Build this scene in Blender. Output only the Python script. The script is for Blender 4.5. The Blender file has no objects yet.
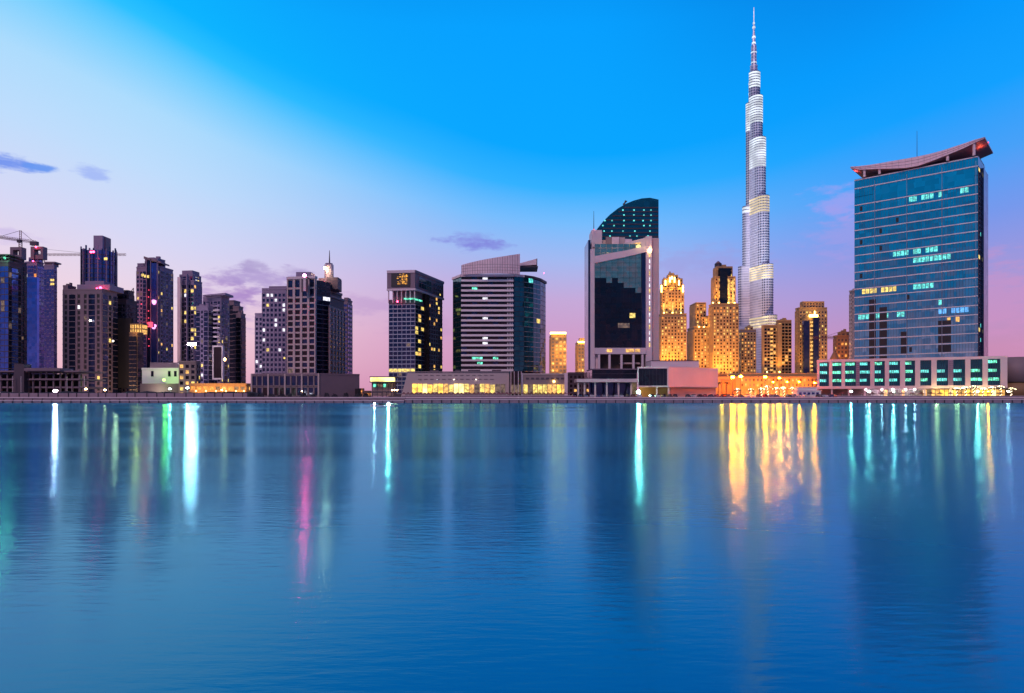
import bpy, math, random
from math import sin, cos, pi, atan, atan2, sqrt, radians
random.seed(11)
sc = bpy.context.scene
COL = sc.collection
F = 683.0; HY = 396.5; CZ = 3.0          # focal length in pixels, horizon row, eye height (m)

# ---------------------------------------------------------------- camera, exposure
cam = bpy.data.cameras.new('camera'); co = bpy.data.objects.new('camera', cam); COL.objects.link(co)
co.location = (0, 0, CZ); co.rotation_euler = (radians(90), 0, 0)
cam.sensor_width = 36; cam.lens = 36*F/1024; cam.shift_y = (HY-346.5)/1024
cam.clip_start = .1; cam.clip_end = 20000
sc.camera = co
sc.view_settings.view_transform = 'Standard'; sc.view_settings.look = 'None'
sc.view_settings.exposure = 0; sc.view_settings.gamma = 1
sc.render.engine = 'CYCLES'
sc.cycles.use_denoising = True
sc.cycles.max_bounces = 4; sc.cycles.diffuse_bounces = 2; sc.cycles.glossy_bounces = 3
sc.cycles.sample_clamp_indirect = 6; sc.cycles.sample_clamp_direct = 0
sc.cycles.light_sampling_threshold = .0005; sc.cycles.caustics_reflective = True; sc.cycles.caustics_refractive = False; sc.cycles.blur_glossy = 0

def lin(c):
    return tuple(((v/255)/12.92 if v/255 <= .04045 else ((v/255+.055)/1.055)**2.4) for v in c)+(1,)

# ---------------------------------------------------------------- node helper
class NT:
    def __init__(s, nt): s.nt = nt; s.n = nt.nodes; s.l = nt.links
    def add(s, t, **k):
        n = s.n.new(t)
        for a, b in k.items(): setattr(n, a, b)
        return n
    def put(s, sock, v):
        if hasattr(v, 'node'): s.l.new(v, sock)
        else: sock.default_value = v
    def m(s, op, *a, clamp=False):
        n = s.add('ShaderNodeMath', operation=op); n.use_clamp = clamp
        for i, v in enumerate(a): s.put(n.inputs[i], v)
        return n.outputs[0]
    def ramp(s, f, stops, interp='LINEAR'):
        n = s.add('ShaderNodeValToRGB'); cr = n.color_ramp; cr.interpolation = interp
        while len(cr.elements) > 1: cr.elements.remove(cr.elements[-1])
        cr.elements[0].position = stops[0][0]; cr.elements[0].color = stops[0][1]
        for p, c in stops[1:]:
            e = cr.elements.new(p); e.color = c
        s.put(n.inputs[0], f); return n.outputs[0]
    def mix(s, f, a, b, mode='MIX'):
        n = s.add('ShaderNodeMix', data_type='RGBA', blend_type=mode)
        s.put(n.inputs[0], f); s.put(n.inputs[6], a); s.put(n.inputs[7], b); return n.outputs[2]
    def smooth(s, v, a, b):
        n = s.add('ShaderNodeMapRange', interpolation_type='SMOOTHSTEP')
        s.put(n.inputs[0], v); s.put(n.inputs[1], a); s.put(n.inputs[2], b); return n.outputs[0]

# ---------------------------------------------------------------- world: dusk sky by direction
def make_world():
    w = bpy.data.worlds.new('World'); sc.world = w; w.use_nodes = True
    T = NT(w.node_tree); T.n.clear()
    out = T.add('ShaderNodeOutputWorld')
    tc = T.add('ShaderNodeTexCoord'); sep = T.add('ShaderNodeSeparateXYZ')
    T.l.new(tc.outputs['Generated'], sep.inputs[0])
    x, y, z = sep.outputs
    hyp = T.m('MAXIMUM', T.m('SQRT', T.m('ADD', T.m('MULTIPLY', x, x), T.m('MULTIPLY', y, y))), .02)
    s = T.m('DIVIDE', x, hyp); c = T.m('DIVIDE', y, hyp); E = T.m('MAXIMUM', T.m('DIVIDE', z, hyp), 0.0)
    fc = T.add('ShaderNodeFloatCurve'); cu = fc.mapping.curves[0]
    pts = [(-1, .70), (-.6, .555), (-.494, .504), (-.3, .43), (-.15, .378), (0, .333), (.13, .318), (.3, .335), (.6, .40), (1, .5)]
    cu.points[0].location = (0, pts[0][1]); cu.points[1].location = (1, pts[-1][1])
    for a, b in pts[1:-1]: cu.points.new((a+1)/2, b)
    fc.mapping.update()
    T.put(fc.inputs[1], T.m('ADD', T.m('MULTIPLY', s, .5), .5))
    nz = T.add('ShaderNodeTexNoise'); nz.inputs['Scale'].default_value = 2.2; nz.inputs['Detail'].default_value = 1
    T.l.new(tc.outputs['Generated'], nz.inputs['Vector'])
    t = T.m('ADD', T.m('DIVIDE', E, fc.outputs[0]), T.m('MULTIPLY', T.m('SUBTRACT', nz.outputs[0], .5), .10))
    t2 = T.m('MULTIPLY', t, .5)
    L = lambda st: [(p/2, lin(k)) for p, k in st]
    left = T.ramp(t2, L([(0, (226, 165, 190)), (.10, (238, 192, 208)), (.23, (240, 210, 224)), (.42, (214, 215, 245)), (.6, (190, 220, 252)), (.75, (172, 219, 253)), (.88, (118, 207, 254)), (.98, (40, 192, 255)), (1.06, (0, 180, 255)), (1.5, (0, 155, 250)), (2, (0, 130, 235))]))
    mid = T.ramp(t2, L([(0, (205, 138, 178)), (.2, (210, 152, 195)), (.42, (197, 168, 217)), (.6, (162, 184, 241)), (.77, (118, 188, 253)), (.93, (48, 177, 255)), (1.1, (0, 166, 255)), (1.8, (0, 158, 255)), (2, (0, 150, 250))]))
    right = T.ramp(t2, L([(0, (205, 135, 172)), (.14, (202, 142, 184)), (.37, (165, 150, 215)), (.57, (118, 152, 236)), (.75, (70, 160, 248)), (.95, (12, 160, 255)), (1.2, (0, 152, 252)), (2, (0, 90, 195))]))
    col = T.mix(T.smooth(s, -.50, .0), left, mid)
    col = T.mix(T.smooth(s, .08, .55), col, right)
    rear = T.ramp(T.m('MULTIPLY', E, .5), [(0, lin((178, 122, 160))), (.03, lin((140, 110, 152))), (.055, lin((98, 98, 146))), (.09, lin((26, 102, 158))), (.125, lin((0, 114, 172))), (.5, lin((0, 70, 140))), (1, lin((0, 50, 112)))])
    col = T.mix(T.smooth(c, .55, -.25), col, rear)
    col = T.mix(1.0, col, T.ramp(T.m('MULTIPLY', E, .5), [(0, (1, 1, 1, 1)), (.27, (1, 1, 1, 1)), (.42, (.55, .55, .6, 1)), (.9, (.3, .3, .35, 1))]), 'MULTIPLY')
    # clouds: patches given by direction, torn by noise
    def pe(px, py):
        A = atan((px-512)/F); return sin(A), (HY-py)/F*cos(A)
    comb = T.add('ShaderNodeCombineXYZ'); T.put(comb.inputs[0], T.m('MULTIPLY', s, 22.0)); T.put(comb.inputs[1], T.m('MULTIPLY', E, 60.0)); T.put(comb.inputs[2], T.m('MULTIPLY', c, 12.0))
    cn = T.add('ShaderNodeTexNoise'); cn.inputs['Scale'].default_value = 1.3; cn.inputs['Detail'].default_value = 6; cn.inputs['Roughness'].default_value = .6
    T.l.new(comb.outputs[0], cn.inputs['Vector'])
    cnv = T.m('SUBTRACT', cn.outputs[0], .5)
    for px, py, rx, ry, k, st in [(10, 162, 34, 8, (112, 146, 238), .95), (38, 167, 18, 5, (100, 150, 240), .9), (94, 174, 20, 9, (160, 182, 246), .85),
                                  (468, 241, 32, 8, (132, 134, 222), .8), (488, 245, 22, 5, (128, 130, 220), .7), (224, 302, 46, 26, (180, 146, 206), .8), (238, 296, 22, 14, (172, 138, 202), .9),
                                  (262, 278, 48, 12, (172, 150, 208), .8), (255, 266, 18, 6, (172, 156, 206), .7), (290, 272, 22, 6, (172, 156, 206), .6), (846, 204, 44, 20, (170, 160, 240), .6), (860, 235, 70, 30, (172, 156, 228), .45),
                                  (1000, 300, 60, 50, (208, 146, 196), .5), (12, 236, 36, 12, (205, 190, 232), .8), (375, 306, 40, 12, (186, 150, 205), .5), (430, 330, 60, 14, (180, 142, 196), .3),
                                  (90, 352, 20, 8, (200, 160, 200), .4), (690, 262, 70, 16, (160, 150, 215), .35)]:
        a, b = pe(px, py); ca = cos(atan((px-512)/F))
        dx = T.m('MULTIPLY', T.m('SUBTRACT', s, a), F/(rx*ca**3)); dy = T.m('MULTIPLY', T.m('SUBTRACT', E, b), F/(ry*ca))
        r = T.m('SQRT', T.m('ADD', T.m('MULTIPLY', dx, dx), T.m('MULTIPLY', dy, dy)))
        r = T.m('ADD', r, T.m('MULTIPLY', cnv, 3.2))
        msk = T.m('MULTIPLY', T.m('MULTIPLY', T.smooth(r, 1.15, .15), T.m('GREATER_THAN', c, 0.0)), st)
        col = T.mix(msk, col, lin(k))
    bg = T.add('ShaderNodeBackground'); T.put(bg.inputs[0], col); bg.inputs[1].default_value = 1.0
    sky = T.add('ShaderNodeTexSky', sky_type='NISHITA'); sky.sun_disc = False
    sky.sun_elevation = radians(3); sky.sun_rotation = radians(-70)
    bg2 = T.add('ShaderNodeBackground'); T.put(bg2.inputs[0], sky.outputs[0]); bg2.inputs[1].default_value = .004
    ad = T.add('ShaderNodeAddShader'); T.l.new(bg.outputs[0], ad.inputs[0]); T.l.new(bg2.outputs[0], ad.inputs[1])
    T.l.new(ad.outputs[0], out.inputs[0])
make_world()
sl = bpy.data.lights.new('sky_fill', 'SUN'); sl.energy = 1.2; sl.angle = radians(16); sl.color = (1, .62, .68)
so = bpy.data.objects.new('sky_fill', sl); COL.objects.link(so)
# soft pink fill added for the bright dusk sky, from behind the camera, left
so.rotation_euler = (radians(56), 0, radians(-24))

# ---------------------------------------------------------------- materials
M = {}
def pbr(name, base, rough=.6, metal=0, spec=.5, noise=.12, scale=.15, bump=0, coat=0):
    m = bpy.data.materials.new(name); m.use_nodes = True; T = NT(m.node_tree)
    p = T.n['Principled BSDF']
    geo = T.add('ShaderNodeNewGeometry')
    nz = T.add('ShaderNodeTexNoise'); nz.inputs['Scale'].default_value = scale; nz.inputs['Detail'].default_value = 4
    T.l.new(geo.outputs['Position'], nz.inputs['Vector'])
    b = tuple(base)+(1,)
    lo = tuple(v*(1-noise) for v in base)+(1,); hi = tuple(min(1, v*(1+noise)) for v in base)+(1,)
    T.l.new(T.mix(nz.outputs[0], lo, hi), p.inputs['Base Color'])
    p.inputs['Roughness'].default_value = rough; p.inputs['Metallic'].default_value = metal
    p.inputs['Specular IOR Level'].default_value = spec
    if bump:
        bm = T.add('ShaderNodeBump'); bm.inputs['Strength'].default_value = bump; bm.inputs['Distance'].default_value = .5
        T.l.new(nz.outputs[0], bm.inputs['Height']); T.l.new(bm.outputs[0], p.inputs['Normal'])
    M[name] = m; return m
def glass(name, base, metal=.75, rough=.09, pane=3.0):
    """mirror-like curtain glass; each pane tilts a little, as real ones do"""
    m = bpy.data.materials.new(name); m.use_nodes = True; T = NT(m.node_tree)
    p = T.n['Principled BSDF']
    geo = T.add('ShaderNodeNewGeometry')
    nz = T.add('ShaderNodeTexNoise'); nz.inputs['Scale'].default_value = .06; nz.inputs['Detail'].default_value = 2
    T.l.new(geo.outputs['Position'], nz.inputs['Vector'])
    vo = T.add('ShaderNodeTexVoronoi'); vo.inputs['Scale'].default_value = 1/pane; vo.inputs['Randomness'].default_value = .25
    T.l.new(geo.outputs['Position'], vo.inputs['Vector'])
    lo = tuple(v*.72 for v in base)+(1,); hi = tuple(min(1, v*1.25) for v in base)+(1,)
    c = T.mix(nz.outputs[0], lo, hi)
    sepc = T.add('ShaderNodeSeparateColor'); T.l.new(vo.outputs['Color'], sepc.inputs[0])
    c = T.mix(T.m('MULTIPLY', sepc.outputs[0], .45), c, tuple(v*.45 for v in base)+(1,))
    T.l.new(c, p.inputs['Base Color'])
    p.inputs['Metallic'].default_value = metal; p.inputs['Roughness'].default_value = rough
    vm = T.add('ShaderNodeVectorMath', operation='SUBTRACT'); T.l.new(vo.outputs['Color'], vm.inputs[0]); vm.inputs[1].default_value = (.5, .5, .5)
    vs = T.add('ShaderNodeVectorMath', operation='SCALE'); T.l.new(vm.outputs[0], vs.inputs[0]); vs.inputs['Scale'].default_value = .05
    va = T.add('ShaderNodeVectorMath', operation='ADD'); T.l.new(vs.outputs[0], va.inputs[0]); T.l.new(geo.outputs['Normal'], va.inputs[1])
    vn = T.add('ShaderNodeVectorMath', operation='NORMALIZE'); T.l.new(va.outputs[0], vn.inputs[0]); T.l.new(vn.outputs[0], p.inputs['Normal'])
    M[name] = m; return m
def emit(name, col, strength, vary=.0, scale=.8):
    m = bpy.data.materials.new(name); m.use_nodes = True; T = NT(m.node_tree)
    p = T.n['Principled BSDF']; p.inputs['Base Color'].default_value = (.1, .1, .1, 1)
    p.inputs['Emission Color'].default_value = tuple(col)+(1,)
    if vary:
        geo = T.add('ShaderNodeNewGeometry'); nz = T.add('ShaderNodeTexNoise'); nz.inputs['Scale'].default_value = scale; nz.inputs['Detail'].default_value = 3
        T.l.new(geo.outputs['Position'], nz.inputs['Vector'])
        f = T.smooth(nz.outputs[0], .38, .64)
        T.put(p.inputs['Emission Strength'], T.m('ADD', T.m('MULTIPLY', f, strength*vary), strength*(1-vary)))
    else: p.inputs['Emission Strength'].default_value = strength
    M[name] = m; return m

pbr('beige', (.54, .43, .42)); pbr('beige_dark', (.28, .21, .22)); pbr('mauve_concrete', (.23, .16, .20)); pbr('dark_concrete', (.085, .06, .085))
pbr('lilac', (.27, .21, .33)); pbr('pale_panel', (.70, .58, .60), .45); pbr('pink_panel', (.86, .66, .69), .4, scale=.4, noise=.2)
pbr('balcony_white', (.86, .76, .78), .4); pbr('sand', (.50, .31, .14)); pbr('sand_dark', (.30, .18, .09)); pbr('terracotta', (.45, .20, .08))
pbr('white_paint', (.78, .76, .78), .4); pbr('steel', (.45, .45, .5), .35, .8); pbr('dark_steel', (.06, .05, .07), .5, .3)
pbr('silver', (.62, .64, .76), .35, .25, noise=.15, scale=.05); pbr('netting', (.02, .018, .025), .9); pbr('brown', (.13, .08, .065)); pbr('black', (.02, .02, .025), .5)
pbr('maroon', (.16, .02, .035), .8); pbr('hoarding', (.36, .26, .30), .8, noise=.3, scale=.5); pbr('quay_stone', (.30, .22, .26), .8, noise=.3, scale=.6, bump=.3)
pbr('ground', (.10, .08, .09), .9, noise=.3, scale=.05); pbr('trunk', (.12, .08, .05), .9); pbr('leaf', (.05, .08, .035), .7, noise=.5, scale=.8)
pbr('dark_leaf', (.035, .04, .05), .8, noise=.5, scale=.6); pbr('rubber', (.02, .02, .02), .8); pbr('crane_paint', (.24, .08, .07), .6)
pbr('road', (.05, .05, .055), .85)
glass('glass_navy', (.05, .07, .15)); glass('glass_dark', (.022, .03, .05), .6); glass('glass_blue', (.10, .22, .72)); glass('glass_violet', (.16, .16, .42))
glass('glass_teal', (.03, .16, .20), .8, .07); glass('glass_prism', (.34, .78, .88), 1.0, .06, 3.2); glass('glass_bronze', (.55, .55, .42), .85, .08); glass('glass_brown', (.05, .03, .035), .5, .2)
glass('burj_glass', (.52, .55, .72), .55, .3, 9.0)
emit('lit_yellow', (1, .72, .16), 1.6, .6); emit('lit_warm', (1, .52, .12), 1.5, .6); emit('lit_white', (.9, .9, 1), 1.6, .5); emit('lit_cyan', (.12, .85, .78), 1.5, .6)
emit('lit_green', (.12, .8, .5), 2.4, .8); emit('lit_blue', (.1, .45, 1), 1.5, .5); emit('lit_orange', (1, .33, .04), 1.6, .6); emit('lit_shop', (1, .56, .07), 2.6, .6, .5)
emit('lit_shop_pale', (1, .78, .25), 3.0, .6, .2); emit('red_lamp', (1, .03, .10), 26); emit('red_beacon', (1, .03, .10), 560); emit('pink_lamp', (1, .6, .85), 900); emit('red_glow', (1, .05, .12), 2.5, .5)
emit('sodium_lamp', (1, .12, .001), 2600); emit('warm_lamp', (1, .6, .25), 70); emit('white_lamp', (.95, .85, 1), 250); emit('cyan_lamp', (.45, 1, .8), 1300); emit('green_lamp', (.4, 1, .15), 4)
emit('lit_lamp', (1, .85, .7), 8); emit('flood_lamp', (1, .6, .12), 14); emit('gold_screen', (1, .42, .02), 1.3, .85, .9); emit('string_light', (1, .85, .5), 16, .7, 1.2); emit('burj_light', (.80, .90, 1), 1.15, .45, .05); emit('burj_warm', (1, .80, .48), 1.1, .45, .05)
emit('lit_dim', (.8, .5, .3), .25, .8)

def water_mat():
    m = bpy.data.materials.new('water'); m.use_nodes = True; T = NT(m.node_tree); p = T.n['Principled BSDF']
    geo = T.add('ShaderNodeNewGeometry')
    def noise(sx, sy, detail=2, rough=.5):
        mp = T.add('ShaderNodeMapping'); mp.inputs['Scale'].default_value = (sx, sy, 1)
        T.l.new(geo.outputs['Position'], mp.inputs['Vector'])
        n = T.add('ShaderNodeTexNoise'); n.inputs['Scale'].default_value = 1; n.inputs['Detail'].default_value = detail; n.inputs['Roughness'].default_value = rough
        T.l.new(mp.outputs[0], n.inputs['Vector']); return n.outputs[0]
    big = noise(.012, .03, 3); rip = noise(1.6, 5.5, 3); swl = noise(.12, .35, 2)
    rough = T.m('ADD', T.m('MULTIPLY', T.smooth(big, .35, .65), .05), .135)
    h = T.m('ADD', T.m('MULTIPLY', T.m('MULTIPLY', rip, .05), T.m('ADD', T.smooth(big, .35, .6), .35)), T.m('MULTIPLY', swl, .05))
    bm = T.add('ShaderNodeBump'); bm.inputs['Strength'].default_value = .34; bm.inputs['Distance'].default_value = 1
    T.put(bm.inputs['Height'], h)
    T.n.remove(p); out = T.n['Material Output']
    df = T.add('ShaderNodeBsdfDiffuse'); df.inputs[0].default_value = (0, .16, .38, 1)
    gl = T.add('ShaderNodeBsdfGlossy'); gl.inputs['Color'].default_value = (.31, .86, 1, 1); T.put(gl.inputs['Roughness'], rough); T.l.new(bm.outputs[0], gl.inputs['Normal'])
    fr = T.add('ShaderNodeFresnel'); fr.inputs['IOR'].default_value = 1.85
    mx = T.add('ShaderNodeMixShader'); T.put(mx.inputs[0], T.m('MINIMUM', T.m('MULTIPLY', fr.outputs[0], 1.05), .735)); T.l.new(df.outputs[0], mx.inputs[1]); T.l.new(gl.outputs[0], mx.inputs[2]); T.l.new(mx.outputs[0], out.inputs[0])
    M['water'] = m
water_mat()

# ---------------------------------------------------------------- geometry helpers
def X(px, Y): return (px-512)/F*Y
def Z(py, Y): return CZ+(HY-py)/F*Y
GL = 'towers of the left cluster'
GZ = 2.6                                       # land level above the water
ORG = {}
class MB:
    def __init__(s): s.v = []; s.f = []; s.mi = []; s.mats = []
    def mat(s, name):
        if name not in s.mats: s.mats.append(name)
        return s.mats.index(name)
    def poly(s, pts, faces, mat):
        o = len(s.v); s.v += [tuple(p) for p in pts]; i = s.mat(mat)
        for f in faces: s.f.append([o+k for k in f]); s.mi.append(i)
    def box(s, a, b, mat):
        (x0, y0, z0), (x1, y1, z1) = a, b
        s.poly([(x0,y0,z0),(x1,y0,z0),(x1,y1,z0),(x0,y1,z0),(x0,y0,z1),(x1,y0,z1),(x1,y1,z1),(x0,y1,z1)],
               [(0,3,2,1),(4,5,6,7),(0,1,5,4),(1,2,6,5),(2,3,7,6),(3,0,4,7)], mat)
    def prism(s, pts, z0, z1, mat, top=None):
        n = len(pts); z1s = z1 if hasattr(z1, '__len__') else [z1]*n
        P = [(p[0],p[1],z0) for p in pts]+[(p[0],p[1],z1s[i]) for i, p in enumerate(pts)]
        s.poly(P, [list(range(n))[::-1]]+[list(range(n, 2*n))]+[(i,(i+1)%n,n+(i+1)%n,n+i) for i in range(n)], mat)
    def obox(s, a, b, z0, z1, t0, t1, mat):
        """box on the wall line a-b, from t0 to t1 along its outward normal"""
        L = math.hypot(b[0]-a[0], b[1]-a[1]) or 1e-6; u = ((b[0]-a[0])/L, (b[1]-a[1])/L); n = (u[1], -u[0])
        q = [(a[0]+n[0]*t1, a[1]+n[1]*t1), (b[0]+n[0]*t1, b[1]+n[1]*t1), (b[0]+n[0]*t0, b[1]+n[1]*t0), (a[0]+n[0]*t0, a[1]+n[1]*t0)]
        s.prism(q, z0, z1, mat)
    def extr(s, outline, y0, y1, mat):
        """outline in x-z, extruded along y"""
        n = len(outline)
        P = [(x, y0, z) for x, z in outline]+[(x, y1, z) for x, z in outline]
        s.poly(P, [list(range(n)), list(range(n, 2*n))[::-1]]+[(i, n+i, n+(i+1)%n, (i+1)%n) for i in range(n)], mat)
    def cyl(s, p0, p1, r0, r1, mat, n=8):
        import mathutils
        a = mathutils.Vector(p0); b = mathutils.Vector(p1); d = (b-a).normalized()
        e = d.orthogonal().normalized(); g = d.cross(e)
        P = [tuple(a+(e*cos(2*pi*i/n)+g*sin(2*pi*i/n))*r0) for i in range(n)]+[tuple(b+(e*cos(2*pi*i/n)+g*sin(2*pi*i/n))*r1) for i in range(n)]
        s.poly(P, [list(range(n))[::-1], list(range(n, 2*n))]+[(i,(i+1)%n,n+(i+1)%n,n+i) for i in range(n)], mat)
    def ball(s, c, r, mat, n=8, sq=1):
        P = [(c[0], c[1], c[2]-r*sq)]; m = n//2
        for j in range(1, m):
            th = -pi/2+pi*j/m
            for i in range(n): P.append((c[0]+r*cos(th)*cos(2*pi*i/n), c[1]+r*cos(th)*sin(2*pi*i/n), c[2]+r*sq*sin(th)))
        P.append((c[0], c[1], c[2]+r*sq)); fs = [(0, 1+(i+1)%n, 1+i) for i in range(n)]
        for j in range(m-2):
            for i in range(n): a = 1+j*n+i; b = 1+j*n+(i+1)%n; fs.append((a, b, b+n, a+n))
        k = 1+(m-2)*n; fs += [(k+i, k+(i+1)%n, len(P)-1) for i in range(n)]
        s.poly(P, fs, mat)
    def build(s, name, parent=None, smooth=False, org=None):
        o3 = ORG.get(parent.name, (0,0,0)) if parent else (org or (0,0,0))
        me = bpy.data.meshes.new(name); me.from_pydata([(x-o3[0], y-o3[1], z-o3[2]) for x, y, z in s.v], [], s.f)
        for k in s.mats: me.materials.append(M[k])
        me.polygons.foreach_set('material_index', s.mi)
        if smooth: me.polygons.foreach_set('use_smooth', [True]*len(s.f))
        o = bpy.data.objects.new(name, me); COL.objects.link(o)
        if parent: o.parent = parent; ORG[o.name] = o3
        else: o.location = o3; ORG[o.name] = o3
        return o
def tag(o, label=None, cat=None, group=None, kind=None):
    for k, v in (('label', label), ('category', cat), ('group', group), ('kind', kind)):
        if v: o[k] = v
    return o
def root(name, loc, label, cat, group=None):
    o = bpy.data.objects.new(name, None); COL.objects.link(o); o.location = loc; o.empty_display_size = 1
    ORG[o.name] = tuple(loc); return tag(o, label, cat, group)
def copy_tree(o, parent=None):
    c = o.copy(); COL.objects.link(c); c.parent = parent
    for ch in [k for k in KIDS(o)]: copy_tree(ch, c)
    return c
def KIDS(o): return list(o.children)
def light(parent, loc, energy, color, size=1.5, spot=None, aim=None):
    d = bpy.data.lights.new('floodlight', 'SPOT' if spot else 'POINT'); d.energy = energy; d.color = color; d.shadow_soft_size = size
    d.energy = energy*(.40 if color[2] < .3 and color[0] == 1 else .35)
    if spot: d.spot_size = radians(spot); d.spot_blend = .8
    o = bpy.data.objects.new('floodlight_beam', d); COL.objects.link(o)
    o3 = ORG[parent.name]; o.parent = parent; o.location = (loc[0]-o3[0], loc[1]-o3[1], loc[2]-o3[2])
    if aim:
        import mathutils
        o.rotation_euler = (mathutils.Vector(aim)-mathutils.Vector(loc)).to_track_quat('-Z', 'Y').to_euler()
    return o

# a building collects its windows; close() turns the largest 100 into parts, the rest into one stuff part
class Bld:
    def __init__(s, name, foot, label, cat='tower', group=None, ind=100):
        cx = sum(p[0] for p in foot)/len(foot); cy = sum(p[1] for p in foot)/len(foot)
        s.r = root(name, (cx, cy, GZ), label, cat, group); s.w = []; s.ind = ind; s.frame = MB(); s.cache = {}
    def body(s, foot, z0, z1, mat, name='wall'):
        m = MB(); m.prism(foot, z0, z1, mat); return m.build(name, s.r)
    def facade(s, a, b, z0, z1, nc, nr, wf=.62, hf=.62, glass='glass_navy', lit=(), frame=None, prouds=(.45, .3), inset=.1, litfn=None, skip=None):
        L = math.hypot(b[0]-a[0], b[1]-a[1]); u = ((b[0]-a[0])/L, (b[1]-a[1])/L); n = (u[1], -u[0]); ang = atan2(u[1], u[0])
        w = L/nc; h = (z1-z0)/nr
        for i in range(nc):
            for j in range(nr):
                if skip and skip(i, j): continue
                cx = a[0]+u[0]*w*(i+.5); cy = a[1]+u[1]*w*(i+.5); cz = z0+h*(j+.5)
                g = glass; q = random.random()
                if litfn: g = litfn(i, j) or glass
                if g == glass:
                    for mt, pr in lit:
                        if q < pr: g = mt; break
                        q -= pr
                s.w.append(((cx+n[0]*.02, cy+n[1]*.02, cz), ang, round(w*wf, 2), round(h*hf, 2), g, g != glass))
        if frame:
            cw = w*(1-wf)
            for i in range(nc+1):
                if prouds[0] <= 0: break
                x0 = max(0, w*i-cw/2); x1 = min(L, w*i+cw/2)
                s.frame.obox((a[0]+u[0]*x0, a[1]+u[1]*x0), (a[0]+u[0]*x1, a[1]+u[1]*x1), z0, z1, -.2, prouds[0], frame)
            sh = h*(1-hf)
            for j in range(nr+1):
                if prouds[1] <= 0: break
                q0 = max(z0, z0+h*j-sh/2); q1 = min(z1, z0+h*j+sh/2)
                s.frame.obox(a, b, q0+.003, q1-.003, -.2, prouds[1], frame)
    def close(s):
        if s.frame.v: s.frame.build('facade_frame', s.r)
        # the lit and the largest first
        o3 = ORG[s.r.name]
        s.w.sort(key=lambda k: -(k[2]*k[3]*(3 if k[5] else 1)))
        for c, ang, w, h, g, l in s.w[:s.ind]:
            key = (w, h, g)
            if key not in s.cache:
                m = MB(); m.box((-w/2, -.14, -h/2), (w/2, .06, h/2), g)
                me = bpy.data.meshes.new('window'); me.from_pydata(m.v, [], m.f); me.materials.append(M[g]); s.cache[key] = me
            o = bpy.data.objects.new('window', s.cache[key]); COL.objects.link(o); o.parent = s.r
            o.location = (c[0]-o3[0], c[1]-o3[1], c[2]-o3[2]); o.rotation_euler = (0, 0, ang)
        if len(s.w) > s.ind:
            m = MB()
            for c, ang, w, h, g, l in s.w[s.ind:]:
                u = (cos(ang), sin(ang)); a = (c[0]-u[0]*w/2, c[1]-u[1]*w/2); b = (c[0]+u[0]*w/2, c[1]+u[1]*w/2)
                m.obox(a, b, c[2]-h/2, c[2]+h/2, -.06, .14, g)
            tag(m.build('window_rows', s.r), kind='stuff')
        return s.r

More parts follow.
